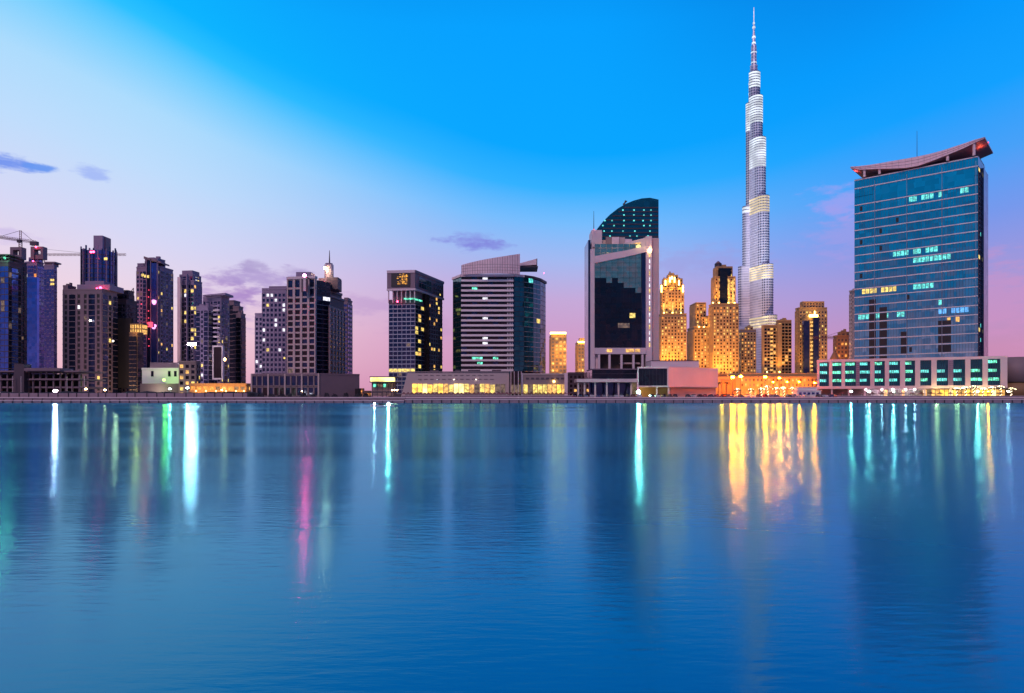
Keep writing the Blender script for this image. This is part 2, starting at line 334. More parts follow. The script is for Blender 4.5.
def foot(pxL, pxB, pxR, Y, th=0):
    """footprint [A,B,C,D] of an upright block: B is its nearest corner at distance Y, A and C lie on the sight lines pxL and pxR"""
    a = radians(th - (90 if pxB > 512 else 0)); c, sn = cos(a), sin(a)
    kL = (pxL-512)/F; kR = (pxR-512)/F; Bx, By = X(pxB, Y), Y
    s = (Bx-kL*By)/(c-kL*sn); t = (Bx-kR*By)/(sn+kR*c)
    s = min(abs(s), 90); t = min(abs(t), 90)
    A = (Bx-s*c, By-s*sn); C = (Bx-t*sn, By+t*c)
    return [A, (Bx, By), C, (A[0]+C[0]-Bx, A[1]+C[1]-By)]
def tower(name, Y, tiers, wall, label, th=0, cell=(3.6, 3.8), glassm='glass_navy', lit=(('lit_yellow', .05),), wf=.6, hf=.6,
          frame=None, sideglass=None, sidewf=None, cat='tower', group=None, ind=100, prouds=(.45, .3), close=True, litfn=None, lip=.8, ribs=None):
    ribs = (2 if group == GL else 0) if ribs is None else ribs
    fs = [foot(t[0], t[1], t[2], Y+(t[5] if len(t) > 5 else 0), th) for t in tiers]
    B = Bld(name, fs[0], label, cat, group, ind); B.fs = fs; fr = frame or wall
    for t, f in zip(tiers, fs):
        Yf = f[1][1]; z1 = Z(t[3], Yf); z0 = GZ if t[4] is None else Z(t[4], Yf)
        B.body(f, z0, z1, wall)
        if len(t) > 6: continue
        e1 = min(3, (z1-z0)*.03+.3); nr = max(1, round((z1-z0-e1)/cell[1])); front_ab = f[1][0] < 0
        for k, (p, q) in enumerate(((f[0], f[1]), (f[1], f[2]))):
            L = math.hypot(q[0]-p[0], q[1]-p[1])
            if L < 1: continue
            isf = (k == 0) == front_ab
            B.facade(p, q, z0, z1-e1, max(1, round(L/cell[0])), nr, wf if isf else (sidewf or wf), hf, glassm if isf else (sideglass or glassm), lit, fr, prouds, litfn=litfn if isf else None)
            for q_ in range(ribs):
                cw = L/max(1, round(L/cell[0])); nn_ = max(1, round(L/cell[0])); ci = min(nn_-1, int(nn_*(q_+.7)/(ribs+.4)))
                g0 = (ci+.02)*cw/L; g1 = (ci+.98)*cw/L; gm = glassm if glassm != 'black' else 'glass_navy'; ra, rb = (p[0]+(q[0]-p[0])*g0, p[1]+(q[1]-p[1])*g0), (p[0]+(q[0]-p[0])*g1, p[1]+(q[1]-p[1])*g1)
                rm = MB(); rm.obox(ra, rb, z0+2, z1-e1-1, -.1, prouds[0]+.1, gm); ro = rm.build('glass_ribbon', B.r)
                rm = MB(); zz = z0+2
                while zz < z1-e1-2: rm.obox(ra, rb, zz, zz+.55, -.1, prouds[0]+.35, fr); zz += cell[1]
                rm.build('balcony_edges', ro)
            if lip: B.frame.obox(p, q, z1-.5, z1+lip, -.5, prouds[1]+.12, fr)
    t = tiers[-1]; f = fs[-1]; zt = Z(t[3], f[1][1])
    if len(t) <= 6 and cat == 'tower':
        cx = sum(k[0] for k in f)/4; cy = sum(k[1] for k in f)/4
        for q_, (sc1, sh, hh) in enumerate(((.42, -.18, 2.4), (.25, .25, 3.4))):
            P = [(cx+(k[0]-cx)*sc1+(f[1][0]-f[0][0])*sh, cy+(k[1]-cy)*sc1+(f[1][1]-f[0][1])*sh) for k in f]
            B.body(P, zt+.01, zt+hh, fr, 'rooftop_plant')
    if close: B.close()
    return B
def pbox(m, px0, px1, py0, py1, Y, d, mat):
    """block whose front face spans these sight lines at distance Y"""
    m.box((X(px0, Y), Y, Z(py1, Y)), (X(px1, Y), Y+d, Z(py0, Y)), mat)
def bpart(B, name, fn, smooth=False):
    m = MB(); fn(m); return m.build(name, B.r if hasattr(B, 'r') else B, smooth)
def pbox(m, px0, px1, py0, py1, Y, d, mat):
    """block whose front face spans these pixels' directions at distance Y"""
    m.box((X(px0, Y), Y, Z(py1, Y)), (X(px1, Y), Y+d, Z(py0, Y)), mat)

# ================================================================ SETTING
m = MB(); m.poly([(-4000, -600, 0), (4000, -600, 0), (4000, 318, 0), (-4000, 318, 0)], [(0,1,2,3)], 'water')
tag(m.build('water'), 'calm blue creek water with long reflections of lights', kind='structure')
m = MB(); m.poly([(-9000, 320.3, GZ), (9000, 320.3, GZ), (9000, 12000, GZ), (-9000, 12000, GZ)], [(0,1,2,3)], 'ground')
tag(m.build('ground'), 'dark flat city ground behind the quay', kind='structure')
m = MB()
m.box((-600, 316, -2), (-50, 320.2, 1.15), 'quay_stone'); m.box((-600, 319.6, 1.15), (-50, 321.2, GZ+.02), 'quay_stone')
m.box((-600, 315.7, .85), (-50, 316.2, 1.28), 'pale_panel')
m.box((-600, 319.3, 2.25), (-50, 320.0, GZ+.16), 'pale_panel')
m.box((-49.9, 318, -2), (600, 320.9, 1.7), 'quay_stone'); m.box((-49.9, 319.8, 1.7), (600, 321.2, GZ+.02), 'quay_stone')
m.box((-49.9, 317.8, 1.45), (600, 318.3, 1.84), 'pale_panel')
m.box((-49.9, 319.5, 2.3), (600, 320.0, GZ+.14), 'pink_panel')
for i in range(150):
    x = -330+i*4.5
    if x < -52: m.box((x, 315.5, -1), (x+.35, 315.72, 1.0), 'black'); m.box((x+2, 319.2, 1.16), (x+2.3, 319.5, 2.2), 'beige_dark')
    else: m.box((x, 317.5, -1), (x+.35, 317.8, 1.4), 'black'); m.box((x+2, 319.4, 1.71), (x+2.3, 319.78, 2.28), 'beige_dark')
tag(m.build('quay_wall'), 'pinkish stone quay wall with a lower ledge', kind='structure')
m = MB(); m.poly([(-600, 322, GZ+.006), (600, 322, GZ+.006), (600, 330, GZ+.006), (-600, 330, GZ+.006)], [(0,1,2,3)], 'road')
tag(m.build('road'), 'waterfront road behind the quay', kind='structure')

# ================================================================ LEFT CLUSTER

LY = ('lit_yellow', .05)
def beacon(B, px, py, Y, r=.6, mat='red_lamp', name='beacon'):
    return bpart(B, name, lambda m: m.ball((X(px, Y), Y, Z(py, Y)), r, mat))

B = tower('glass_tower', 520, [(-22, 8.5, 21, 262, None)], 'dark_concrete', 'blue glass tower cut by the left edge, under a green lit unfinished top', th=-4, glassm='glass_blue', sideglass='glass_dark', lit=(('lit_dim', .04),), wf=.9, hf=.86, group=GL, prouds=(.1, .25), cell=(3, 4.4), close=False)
B.close()
bpart(B, 'unfinished_top', lambda m: [pbox(m, -20, 9, 254+i*3.2, 255+i*3.2, 522, 14, 'dark_concrete') for i in range(3)]+[pbox(m, -19+i*4, -18+i*4, 254, 262, 523, 1, 'dark_concrete') for i in range(7)])
beacon(B, 4.5, 258, 521.5, 1.0, 'lit_green', 'work_lamp'); light(B.r, (X(4, 516), 516, Z(257, 520)), 9000, (.2, 1, .4))
B = tower('slab_tower', 600, [(9.5, 18, 26.5, 262, None), (9.5, 17, 24, 259, 262)], 'dark_concrete', 'dark unfinished slab tower with open portal frame, tower crane above it', th=-6, glassm='glass_dark', lit=(('lit_dim', .06), ('lit_orange', .01)), wf=.7, hf=.7, group=GL, close=False)
B.close()
bpart(B, 'portal_frame', lambda m: (pbox(m, 10, 21.5, 247, 250, 600, 6, 'mauve_concrete'), pbox(m, 10, 13, 250, 259, 600, 6, 'mauve_concrete'), pbox(m, 19.5, 21.5, 250, 259, 600, 6, 'mauve_concrete'), pbox(m, 13, 19.5, 255, 259, 601, 5, 'mauve_concrete')))
B = tower('portal_tower', 640, [(25, 37, 43.5, 262, None), (29, 38, 42.5, 258, 262)], 'lilac', 'blue and violet tower topped by a red lit open portal frame', th=-8, glassm='glass_violet', sideglass='glass_violet', lit=(('lit_white', .02), ('lit_orange', .03)), wf=.8, hf=.8, group=GL, close=False)
B.close()
bpart(B, 'portal_frame', lambda m: (pbox(m, 30.5, 43, 246.5, 249.5, 638, 6, 'mauve_concrete'), pbox(m, 30.5, 34, 249.5, 259, 638, 6, 'mauve_concrete'), pbox(m, 40.5, 43, 249.5, 259, 638, 6, 'mauve_concrete'), pbox(m, 34, 40.5, 255, 259, 639, 5, 'mauve_concrete')))
beacon(B, 36, 247, 636, .7); beacon(B, 33, 261, 636.5, .6)
bpart(B, 'bay_panel', lambda m: pbox(m, 27, 37, 277, 372, 637.5, 3, 'glass_blue'))
B = tower('lilac_tower', 700, [(42, 54, 57, 266, None)], 'lilac', 'grey lilac tower with stepped cap and two stacked yellow windows near its top', th=-10, glassm='glass_violet', lit=(('lit_white', .03),), wf=.86, hf=.9, frame='lilac', group=GL, prouds=(.1, .12), cell=(3, 7), close=False)
pz = Z(282, 700)
B.close()
bpart(B, 'cap', lambda m: (pbox(m, 45, 53.5, 263, 266, 702, 8, 'mauve_concrete'), pbox(m, 44, 55, 261.6, 263, 701, 10, 'mauve_concrete')))
for q in (280, 284): bpart(B, 'lit_window', lambda m: m.box((X(50.5, 698), 697.6, Z(q+1, 698)), (X(53.8, 698), 698.6, Z(q-1, 698)), 'lit_yellow'))

def crane(name, label, px, Y, pyjib, pytop, pyb, jl, jr, ang=0, tilt=0, weight=True, Yd=0):
    """tower crane: mast, slewing cab, jib, counter-jib, apex and ties"""
    x0 = X(px, Y); r = root(name, (x0, Y, Z(pyb, Y)), label, 'crane', 'tower cranes over the building sites')
    zj = Z(pyjib, Y); zt = Z(pytop, Y)
    def truss(m, a, b, w, mat='crane_paint', n=12):
        import mathutils
        a = mathutils.Vector(a); b = mathutils.Vector(b); d = (b-a); e = d.normalized().orthogonal().normalized()*w; g = d.normalized().cross(e)
        P = []
        for i in range(n+1):
            c = a+d*i/n; P.append([c+e+g, c-e+g, c-e-g, c+e-g])
        for i in range(n):
            for k in range(4):
                m.cyl(P[i][k], P[i+1][k], w*.16, w*.16, mat, 4); m.cyl(P[i][k], P[i+1][(k+1) % 4], w*.12, w*.12, mat, 4)
    m = MB(); truss(m, (x0, Y, Z(pyb, Y)), (x0, Y, zj), 1.1); m.build('mast', r)
    xl, xr = X(jl, Y), X(jr, Y)
    zl = zj+tilt*(x0-xl); zr = zj-tilt*(xr-x0)
    far, near = ((xl, zl), (xr, zr)) if abs(xl-x0) > abs(xr-x0) else ((xr, zr), (xl, zl))
    m = MB(); truss(m, (x0, Y, zj), (far[0], Y, far[1]), .95, n=20); jb = m.build('jib', r)
    m = MB(); truss(m, (x0, Y, zj), (near[0], Y, near[1]), .95, n=6); m.build('counter_jib', r)
    sx = 1 if near[0] > x0 else -1
    m = MB(); m.box((near[0]-sx*1-3, Y-1.6, near[1]-3), (near[0]-sx*1+3, Y+1.6, near[1]+.4), 'dark_concrete'); m.build('counterweight', r)
    m = MB(); m.box((x0-1.6, Y-2.4, zj-2.6), (x0+1.6, Y-.6, zj), 'dark_steel'); m.build('cab', r)
    m = MB(); truss(m, (x0, Y, zj), (x0, Y, zt), .7, n=4)
    m.build('apex', r)
    m = MB()
    for q, f in ((far, .62), (near, .85)):
        m.cyl((x0, Y, zt), (x0+(q[0]-x0)*f, Y, zj+(q[1]-zj)*f+.6), .16, .16, 'dark_steel', 4)
    m.build('tie_bars', r)
    return r
crane('tower_crane', 'tower crane with raised jib and dark counterweights over the slab tower', 20.5, 606, 240, 230.5, 262, -12, 35.5, tilt=.14)
crane('tower_crane', 'tower crane with long level jib passing behind the violet crowned tower', 43.5, 760, 254.6, 249, 300, 126, 36)

# podium under construction
r = root('unfinished_podium', (X(40, 400), 400, GZ), 'low unfinished concrete frame of open floors at the far left', 'building site')
for i, (a, b, q) in enumerate([(-60, 79, 370.5), (-60, 79, 378.5), (-60, 82, 386.5)]):
    bpart(r, 'floor_slab', lambda m: pbox(m, a, b, q, q+1.6, 392+i*1.5, 26, 'mauve_concrete'))
for i in range(22):
    px = -58+i*6.5+random.uniform(-.8, .8)
    bpart(r, 'column', lambda m: pbox(m, px, px+1.1, 371.5, 395.5, 394.5, 1, 'mauve_concrete'))
bpart(r, 'rear_wall', lambda m: pbox(m, -60, 80, 374, 395.5, 410, 2, 'black'))
bpart(r, 'stair_core', lambda m: (pbox(m, 14, 24, 364, 395, 391, 6, 'dark_concrete'), pbox(m, 24, 60, 368, 370.8, 389.8, 12, 'mauve_concrete')))
for px in (12.5, 21, 67, 84.5): bpart(r, 'scaffold_pole', lambda m: m.cyl((X(px, 389), 389, GZ), (X(px, 389), 389, Z(376, 389)), .18, .18, 'pale_panel', 5))

# big grey tower with the violet crown
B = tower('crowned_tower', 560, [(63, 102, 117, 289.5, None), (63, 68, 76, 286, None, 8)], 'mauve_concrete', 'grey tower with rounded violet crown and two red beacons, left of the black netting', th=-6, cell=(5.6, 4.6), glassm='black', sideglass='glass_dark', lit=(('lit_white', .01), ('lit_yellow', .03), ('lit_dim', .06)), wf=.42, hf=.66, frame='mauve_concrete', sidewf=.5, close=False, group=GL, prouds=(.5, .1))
# crown: rounded drum with vertical strips
cx, cy = X(97, 585), 588; rr = (X(112.5, 588)-X(81.5, 588))/2
n = 26; ring = [(cx+rr*cos(2*pi*i/n), cy+rr*.9*sin(2*pi*i/n)) for i in range(n)]
zb, zt = Z(289, 585), Z(252, 585)
B.body(ring, zb, zt, 'glass_violet', 'crown')
fm = MB()
for i in range(n): 
    a, b = ring[i], ring[(i+1) % n]
    fm.obox((a[0]*.85+b[0]*.15, a[1]*.85+b[1]*.15), (a[0]*.6+b[0]*.4, a[1]*.6+b[1]*.4), zb, zt+(1.5 if i % 3 else 4), -.3, .8, 'lilac' if i % 2 else 'glass_navy')
for k in range(8): 
    for i in range(n): fm.obox(ring[i], ring[(i+1) % n], zb+(zt-zb)*k/8, zb+(zt-zb)*k/8+.6, -.3, .35, 'dark_concrete')
fm.build('crown_ribs', B.r)
bpart(B, 'rooftop_box', lambda m: (pbox(m, 93.5, 102.5, 235.5, 250, 585, 12, 'lilac'), pbox(m, 102.5, 105.5, 237, 250, 588, 8, 'mauve_concrete')))
bpart(B, 'shoulder', lambda m: (pbox(m, 77, 110, 284.5, 290, 565, 20, 'lilac'), pbox(m, 85, 104, 281, 285, 568, 15, 'lilac')))
for q in ((91, 252), (93.5, 251.8)): beacon(B, q[0], q[1], 562.5, .9)
beacon(B, 100.5, 288, 561, 1.2); beacon(B, 97, 288.5, 561, .7)
bpart(B, 'lit_window', lambda m: pbox(m, 104, 107, 257.5, 260, 563, .5, 'lit_yellow'))
beacon(B, 90.3, 320.5, 558.6, .9, 'lit_lamp', 'wall_lamp'); beacon(B, 113, 341, 560, .7, 'lit_lamp', 'wall_lamp')
light(B.r, (X(112, 540), 545, Z(390, 545)), 60000, (1, .62, .3), 2)
B.close()
# dark wing
B = tower('netted_block', 600, [(111, 128, 134, 291, None), (106, 126, 137, 300, None, -6)], 'dark_concrete', 'dark stepped block with sheets of black netting and a small roof lattice', th=-6, cell=(4, 4), glassm='glass_dark', lit=(('lit_orange', .02),), wf=.5, hf=.55, group=GL, cat='block', frame='dark_concrete', close=False)
B.close()
bpart(B, 'safety_netting', lambda m: pbox(m, 118, 131.5, 318, 388, 580, 3, 'netting'))
bpart(B, 'roof_lattice', lambda m: [m.cyl((X(a, 590), 590, Z(b, 590)), (X(c, 590), 590, Z(d, 590)), .3, .3, 'dark_steel', 4) for a, b, c, d in ((126, 299, 133.5, 288), (133.5, 288, 133.5, 304), (128.5, 296, 133.5, 296), (131, 292, 133.5, 300))])
B = tower('brown_block', 560, [(129.5, 137, 143, 333, None)], 'brown', 'brown block with golden lit top floors beside the black netting', th=-6, cell=(3.5, 3.6), glassm='glass_dark', lit=(('lit_orange', .02),), frame='brown', wf=.5, hf=.5, group=GL, cat='block', close=False)
B.close()
bpart(B, 'lit_top_floors', lambda m: (pbox(m, 130.5, 142, 324.5, 333.5, 566, 8, 'lit_warm'), pbox(m, 130, 142.5, 323.5, 324.6, 565, 10, 'brown'), pbox(m, 130, 142.5, 328.3, 329.2, 565, 9, 'brown'))+tuple(pbox(m, 131.5+i*2.4, 132+i*2.4, 324, 333, 565.2, .6, 'brown') for i in range(5)) and None)
light(B.r, (X(136, 556), 556, Z(330, 556)), 12000, (1, .55, .12))

# tall blue tower with red lights
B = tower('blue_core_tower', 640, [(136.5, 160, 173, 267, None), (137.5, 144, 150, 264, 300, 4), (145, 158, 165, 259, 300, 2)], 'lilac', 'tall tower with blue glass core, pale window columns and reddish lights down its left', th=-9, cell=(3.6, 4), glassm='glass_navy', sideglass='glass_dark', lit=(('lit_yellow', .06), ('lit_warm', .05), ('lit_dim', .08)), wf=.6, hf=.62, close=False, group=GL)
bpart(B, 'glass_core', lambda m: (pbox(m, 146.5, 150, 260, 372, 637, 4, 'glass_navy'), pbox(m, 151, 156.5, 263, 372, 636.6, 4, 'glass_blue')))
bpart(B, 'core_fins', lambda m: [pbox(m, a, a+.6, 258.5, 374, 636, 2, 'lilac') for a in (146, 150.3, 156.8)] and None)
bpart(B, 'slanted_roof', lambda m: m.extr([(X(146, 640), Z(259.5, 640)), (X(163, 640), Z(264, 640)), (X(163, 640), Z(262.5, 640)), (X(146, 640), Z(257, 640))], 636, 652, 'mauve_concrete'))
for q in [(142.5, 275), (145, 276), (148, 276.5)]: bpart(B, 'lit_window', lambda m: pbox(m, q[0]-1, q[0]+.9, q[1]-1.3, q[1]+1.3, 636.4, .4, 'lit_yellow'))
for i in range(11):
    px = random.choice((141.5, 143.6, 149, 148.6)); py = 290+i*7
    bpart(B, 'wall_lamp', lambda m: m.ball((X(px, 636.5), 636.3, Z(py, 636.5)), .55, 'red_glow'))
for z_ in (300, 325): light(B.r, (X(144, 628), 628, Z(z_, 630)), 14000, (1, .15, .12), 2)
B.close()
bpart(B, 'lit_sign', lambda m: pbox(m, 147.5, 152.5, 322, 327, 635, .6, 'red_glow'))
# white lit podium
r = root('white_hall', (X(160, 480), 480, GZ), 'low white hall with blank floodlit walls and a roof terrace, green light beside it', 'hall')
bpart(r, 'wall', lambda m: (pbox(m, 142, 180, 369, 392, 480, 20, 'white_paint'), pbox(m, 150, 178, 362.5, 369, 488, 10, 'beige_dark')))
bpart(r, 'parapet', lambda m: pbox(m, 141.5, 180.5, 367.8, 369.6, 479.4, 1, 'white_paint'))
for px in (151, 168, 174): bpart(r, 'window', lambda m: pbox(m, px, px+2.4, 371, 376.5, 479.7, .6, 'glass_dark'))
bpart(r, 'shed_roof', lambda m: pbox(m, 140, 182, 383.5, 395, 470, 8, 'dark_concrete'))
light(r, (X(150, 460), 462, Z(390, 460)), 20000, (1, .85, .55)); light(r, (X(164, 466), 468, Z(378, 466)), 9000, (.35, 1, .1))
bpart(r, 'green_lamp', lambda m: m.ball((X(164, 474), 474, Z(380, 474)), 1.1, 'green_lamp'))
# chamfered tower
B = tower('chamfered_tower', 620, [(177.5, 194, 202, 281, None), (179.5, 193, 201, 275, 281, 2), (182, 192.5, 199.5, 270.3, 275, 4, 'plain')], 'lilac', 'tower with chamfered cap, peach left edge and many yellow windows on blue glass', th=-8, cell=(3, 4), glassm='glass_navy', lit=(('lit_yellow', .16), ('lit_warm', .06), ('lit_white', .03)), wf=.8, hf=.72, close=False, group=GL, prouds=(.2, .2))
B.close()
bpart(B, 'corner_pier', lambda m: pbox(m, 177.3, 180.3, 277, 385, 616, 3, 'pink_panel'))
bpart(B, 'central_fin', lambda m: pbox(m, 186.2, 187, 274, 385, 616.6, 3, 'lilac'))
# lilac blocks
B = tower('balcony_tower', 560, [(203, 221, 229, 297, None), (196.5, 208, 213, 306.5, None, -8)], 'lilac', 'pale lilac tower with flat roof slab and tall dark framed panel low on its front', th=-8, cell=(3.4, 3.9), glassm='glass_navy', lit=(('lit_yellow', .08), ('lit_white', .03), ('lit_dim', .1)), wf=.55, hf=.6, close=False, group=GL)
B.close()
bpart(B, 'roof_slab', lambda m: m.extr([(X(205, 560), Z(296.6, 560)), (X(227.5, 560), Z(295.6, 560)), (X(227.5, 560), Z(293.5, 560)), (X(205, 560), Z(295.6, 560))], 556, 572, 'lilac'))
bpart(B, 'dark_panel', lambda m: pbox(m, 213.5, 221.5, 347, 378, 548, 2.5, 'glass_brown'))
bpart(B, 'panel_frame', lambda m: (pbox(m, 212.3, 213.5, 345.5, 379.5, 547.4, 3, 'pale_panel'), pbox(m, 221.5, 222.7, 345.5, 379.5, 547.4, 3, 'pale_panel'), pbox(m, 213.5, 221.5, 345.5, 347, 547.4, 3, 'pale_panel'), pbox(m, 213.5, 221.5, 378, 379.5, 547.4, 3, 'pale_panel')))
bpart(B, 'balconies', lambda m: [pbox(m, 213, 219, 305+i*4.4, 306.6+i*4.4, 553, 2, 'pale_panel' if i % 2 else 'lilac') for i in range(9)] and None)
beacon(B, 224.5, 359.3, 556, 1.1, 'warm_lamp', 'wall_lamp')
B = tower('stepped_tower', 600, [(228.5, 234, 240, 301, None), (233, 239, 243, 307, None, -4), (236, 241, 245.3, 314, None, -8)], 'mauve_concrete', 'narrow dark mauve tower stepping down to the right beside open sky', th=-8, cell=(3.4, 3.9), glassm='glass_dark', lit=(('lit_yellow', .05), ('lit_dim', .1), ('lit_white', .02)), wf=.55, hf=.6, group=GL)
r = root('mast_lamp', (X(192, 500), 500, GZ), 'tall slim mast with a bright white lamp in front of the chamfered tower', 'mast lamp')
bpart(r, 'pole', lambda m: m.cyl((X(192, 500), 500, GZ), (X(192, 500), 500, Z(344, 500)), .3, .18, 'dark_steel', 6))
bpart(r, 'lamp_head', lambda m: m.box((X(188.5, 500), 499, Z(345.3, 500)), (X(195.5, 500), 500.5, Z(342.8, 500)), 'white_lamp'))
B = tower('tank_house', 470, [(179, 196, 200, 362, None)], 'beige_dark', 'low block with lit windows under the chamfered tower', th=0, cell=(3.4, 3.6), glassm='glass_dark', lit=(('lit_warm', .3), ('lit_yellow', .15)), wf=.6, hf=.6, cat='block')
B = tower('orange_arcade', 440, [(190, 246, 250, 384.5, None)], 'sand', 'long low building glowing orange under the pale lilac towers', cell=(4, 3.4), glassm='lit_dim', lit=(('lit_warm', .35), ('lit_orange', .35)), wf=.7, hf=.6, cat='arcade')
for px in (196, 206, 216, 226, 236, 244): 
    light(B.r, (X(px, 434), 434, 6), 4000, (1, .45, .08)); bpart(B, 'lamp', lambda m: m.ball((X(px, 435), 435, 6.5), .45, 'flood_lamp'))

# ================================================================ TWIN FRONT BLOCKS
B = tower('lit_row_tower', 520, [(255, 267, 272, 314, None, 6), (262, 286, 291, 289, None, 0), (269, 288, 291, 286, 292, 4, 'plain')], 'lilac', 'lilac tower with rows of white lit windows behind the beige gridded tower', th=-4, cell=(3.4, 3.7), glassm='glass_navy', lit=(('lit_white', .06), ('lit_yellow', .02)), wf=.62, hf=.6, ind=100)
# beige main tower
Y0 = 430
fA, fB, fC = (X(287.5, Y0+4), Y0+4), (X(316, Y0), Y0), (X(319, Y0+12), Y0+12)
B = Bld('gridded_tower', [fA, fB, fC], 'beige gridded tower with stepped dark roof, red beacons and a lit turret with a mast', 'tower')
main = [fA, fB, (X(318, Y0+18), Y0+18), (X(292, Y0+24), Y0+24)]
zt = Z(277, Y0)
B.body(main, GZ, zt, 'beige')
z9 = Z(297, Y0)
B.facade(fA, fB, GZ, z9, 4, 17, .70, .72, 'glass_brown', (('lit_dim', .05), ('glass_navy', .3)), 'beige', (.9, .6))
B.facade(fA, fB, z9, zt-1, 4, 2, .66, .8, 'glass_navy', (), 'beige', (.95, .65))
bpart(B, 'crown_frame', lambda m: (m.obox(fA, fB, zt-1, zt+.6, -2, 1.3, 'pale_panel'), ))
bpart(B, 'rooftop_box', lambda m: (pbox(m, 296, 311, 272, 278, 436, 9, 'lilac'), pbox(m, 291.5, 297, 278.5, 284, 436, 6, 'lilac')))
bpart(B, 'crest', lambda m: (pbox(m, 303.2, 305.8, 279, 291, 425, 1, 'pale_panel'), pbox(m, 301.4, 303.2, 279, 292, 425.3, 1, 'dark_concrete'), pbox(m, 305.8, 307.6, 279, 292, 425.3, 1, 'dark_concrete')))
# recess
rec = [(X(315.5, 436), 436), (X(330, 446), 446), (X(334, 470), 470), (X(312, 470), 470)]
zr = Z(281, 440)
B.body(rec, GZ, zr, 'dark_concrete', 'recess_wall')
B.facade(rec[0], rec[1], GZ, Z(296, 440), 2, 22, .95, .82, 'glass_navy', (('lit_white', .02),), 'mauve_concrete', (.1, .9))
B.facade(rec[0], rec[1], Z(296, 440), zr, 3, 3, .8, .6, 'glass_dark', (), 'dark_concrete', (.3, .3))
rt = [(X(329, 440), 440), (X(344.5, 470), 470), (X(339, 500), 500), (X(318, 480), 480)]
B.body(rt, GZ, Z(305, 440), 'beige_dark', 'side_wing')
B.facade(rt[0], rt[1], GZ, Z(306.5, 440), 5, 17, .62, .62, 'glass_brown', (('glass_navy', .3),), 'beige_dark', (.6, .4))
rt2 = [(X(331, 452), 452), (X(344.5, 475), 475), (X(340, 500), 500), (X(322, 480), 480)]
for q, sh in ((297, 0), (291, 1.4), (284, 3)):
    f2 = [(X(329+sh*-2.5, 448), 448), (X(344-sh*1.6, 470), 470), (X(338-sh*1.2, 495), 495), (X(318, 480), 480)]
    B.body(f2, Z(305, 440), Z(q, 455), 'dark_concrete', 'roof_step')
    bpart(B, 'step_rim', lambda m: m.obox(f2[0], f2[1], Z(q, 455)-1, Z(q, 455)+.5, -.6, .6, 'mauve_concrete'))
bpart(B, 'lift_tower', lambda m: (pbox(m, 318.5, 338, 278, 290, 452, 10, 'mauve_concrete'), pbox(m, 326.5, 338, 277.2, 289, 450, 9, 'dark_concrete')))
bpart(B, 'turret', lambda m: (m.cyl((X(327.8, 452), 455, Z(278, 452)), (X(327.8, 452), 455, Z(264, 452)), 3.0, 3.0, 'pale_panel', 16), m.cyl((X(327.8, 452), 455, Z(264, 452)), (X(327.8, 452), 455, Z(262.6, 452)), 2.4, 2.4, 'lilac', 14)), True)
bpart(B, 'mast', lambda m: m.cyl((X(328.3, 452), 455, Z(263, 452)), (X(328.3, 452), 455, Z(249.5, 452)), .55, .2, 'dark_steel', 6))
bpart(B, 'turret_lamp', lambda m: m.ball((X(324.8, 450), 449.5, Z(268, 450)), .7, 'warm_lamp'))
light(B.r, (X(325, 445), 445, Z(273, 448)), 9000, (1, .7, .5), 1)
beacon(B, 304.5, 275.5, 418, .95, 'red_beacon'); bpart(B, 'beacon_light_shield', lambda m: (m.box((X(304.5, 418)-1, 418.02, Z(275.5, 418)-1), (X(304.5, 418)+1, 419, Z(275.5, 418)+1), 'black'), m.box((X(304.5, 418)-.3, 419, Z(275.5, 418)-.6), (X(304.5, 418)+.3, 436, Z(275.5, 418)), 'dark_steel'))); beacon(B, 327.8, 284.3, 447, .8); beacon(B, 324.5, 282, 447, .4)  # plate added to shade the facade from the beacon; steel arm carries it

beacon(B, 284.5, 358, 428, .7, 'lit_yellow', 'wall_lamp')
B.close()
B = tower('banded_tower', 540, [(343, 347.5, 352, 300, None), (344, 348, 351, 297.5, 300, 3, 'plain')], 'mauve_concrete', 'slim grey blue tower with ribbed floors just behind the gridded tower', th=-4, cell=(6, 3.6), glassm='glass_violet', wf=.9, hf=.5, lit=())
# podium
Yp = 395
r = Bld('podium_block', [(X(252, Yp), Yp), (X(359, Yp), Yp)], 'wide low podium with two rows of dark windows and a blank right wall', 'podium')
fp = [(X(251.5, Yp), Yp), (X(320, Yp-8), Yp-8), (X(359.5, Yp+6), Yp+6), (X(357, Yp+50), Yp+50), (X(262, Yp+45), Yp+45)]
zp = Z(374.5, Yp)
r.body(fp, GZ, zp, 'mauve_concrete')
r.facade(fp[0], fp[1], GZ+6.3, zp-.6, 12, 1, .78, .86, 'glass_navy', (), 'beige_dark', (.5, .5), skip=None)
r.facade(fp[0], fp[1], GZ+.4, GZ+6.0, 12, 1, .78, .82, 'glass_navy', (('glass_brown', .3),), 'beige_dark', (.5, .5))
bpart(r, 'main_piers', lambda m: [m.obox((fp[0][0]+(fp[1][0]-fp[0][0])*t, fp[0][1]+(fp[1][1]-fp[0][1])*t), (fp[0][0]+(fp[1][0]-fp[0][0])*(t+.022), fp[0][1]+(fp[1][1]-fp[0][1])*(t+.022)), GZ, zp+.3, -.1, .8, 'beige') for t in (0, .245, .49, .735, .975)] and None)
bpart(r, 'coping', lambda m: (m.obox(fp[0], fp[1], zp-.6, zp+.5, -.6, .7, 'mauve_concrete'), m.obox(fp[1], fp[2], zp-.4, zp+.5, -.5, .25, 'mauve_concrete')))
bpart(r, 'door', lambda m: m.obox((X(352, 389), 396.3), (X(354.6, 389), 397.4), GZ, GZ+5, 0, 4.3, 'black'))
r.close()

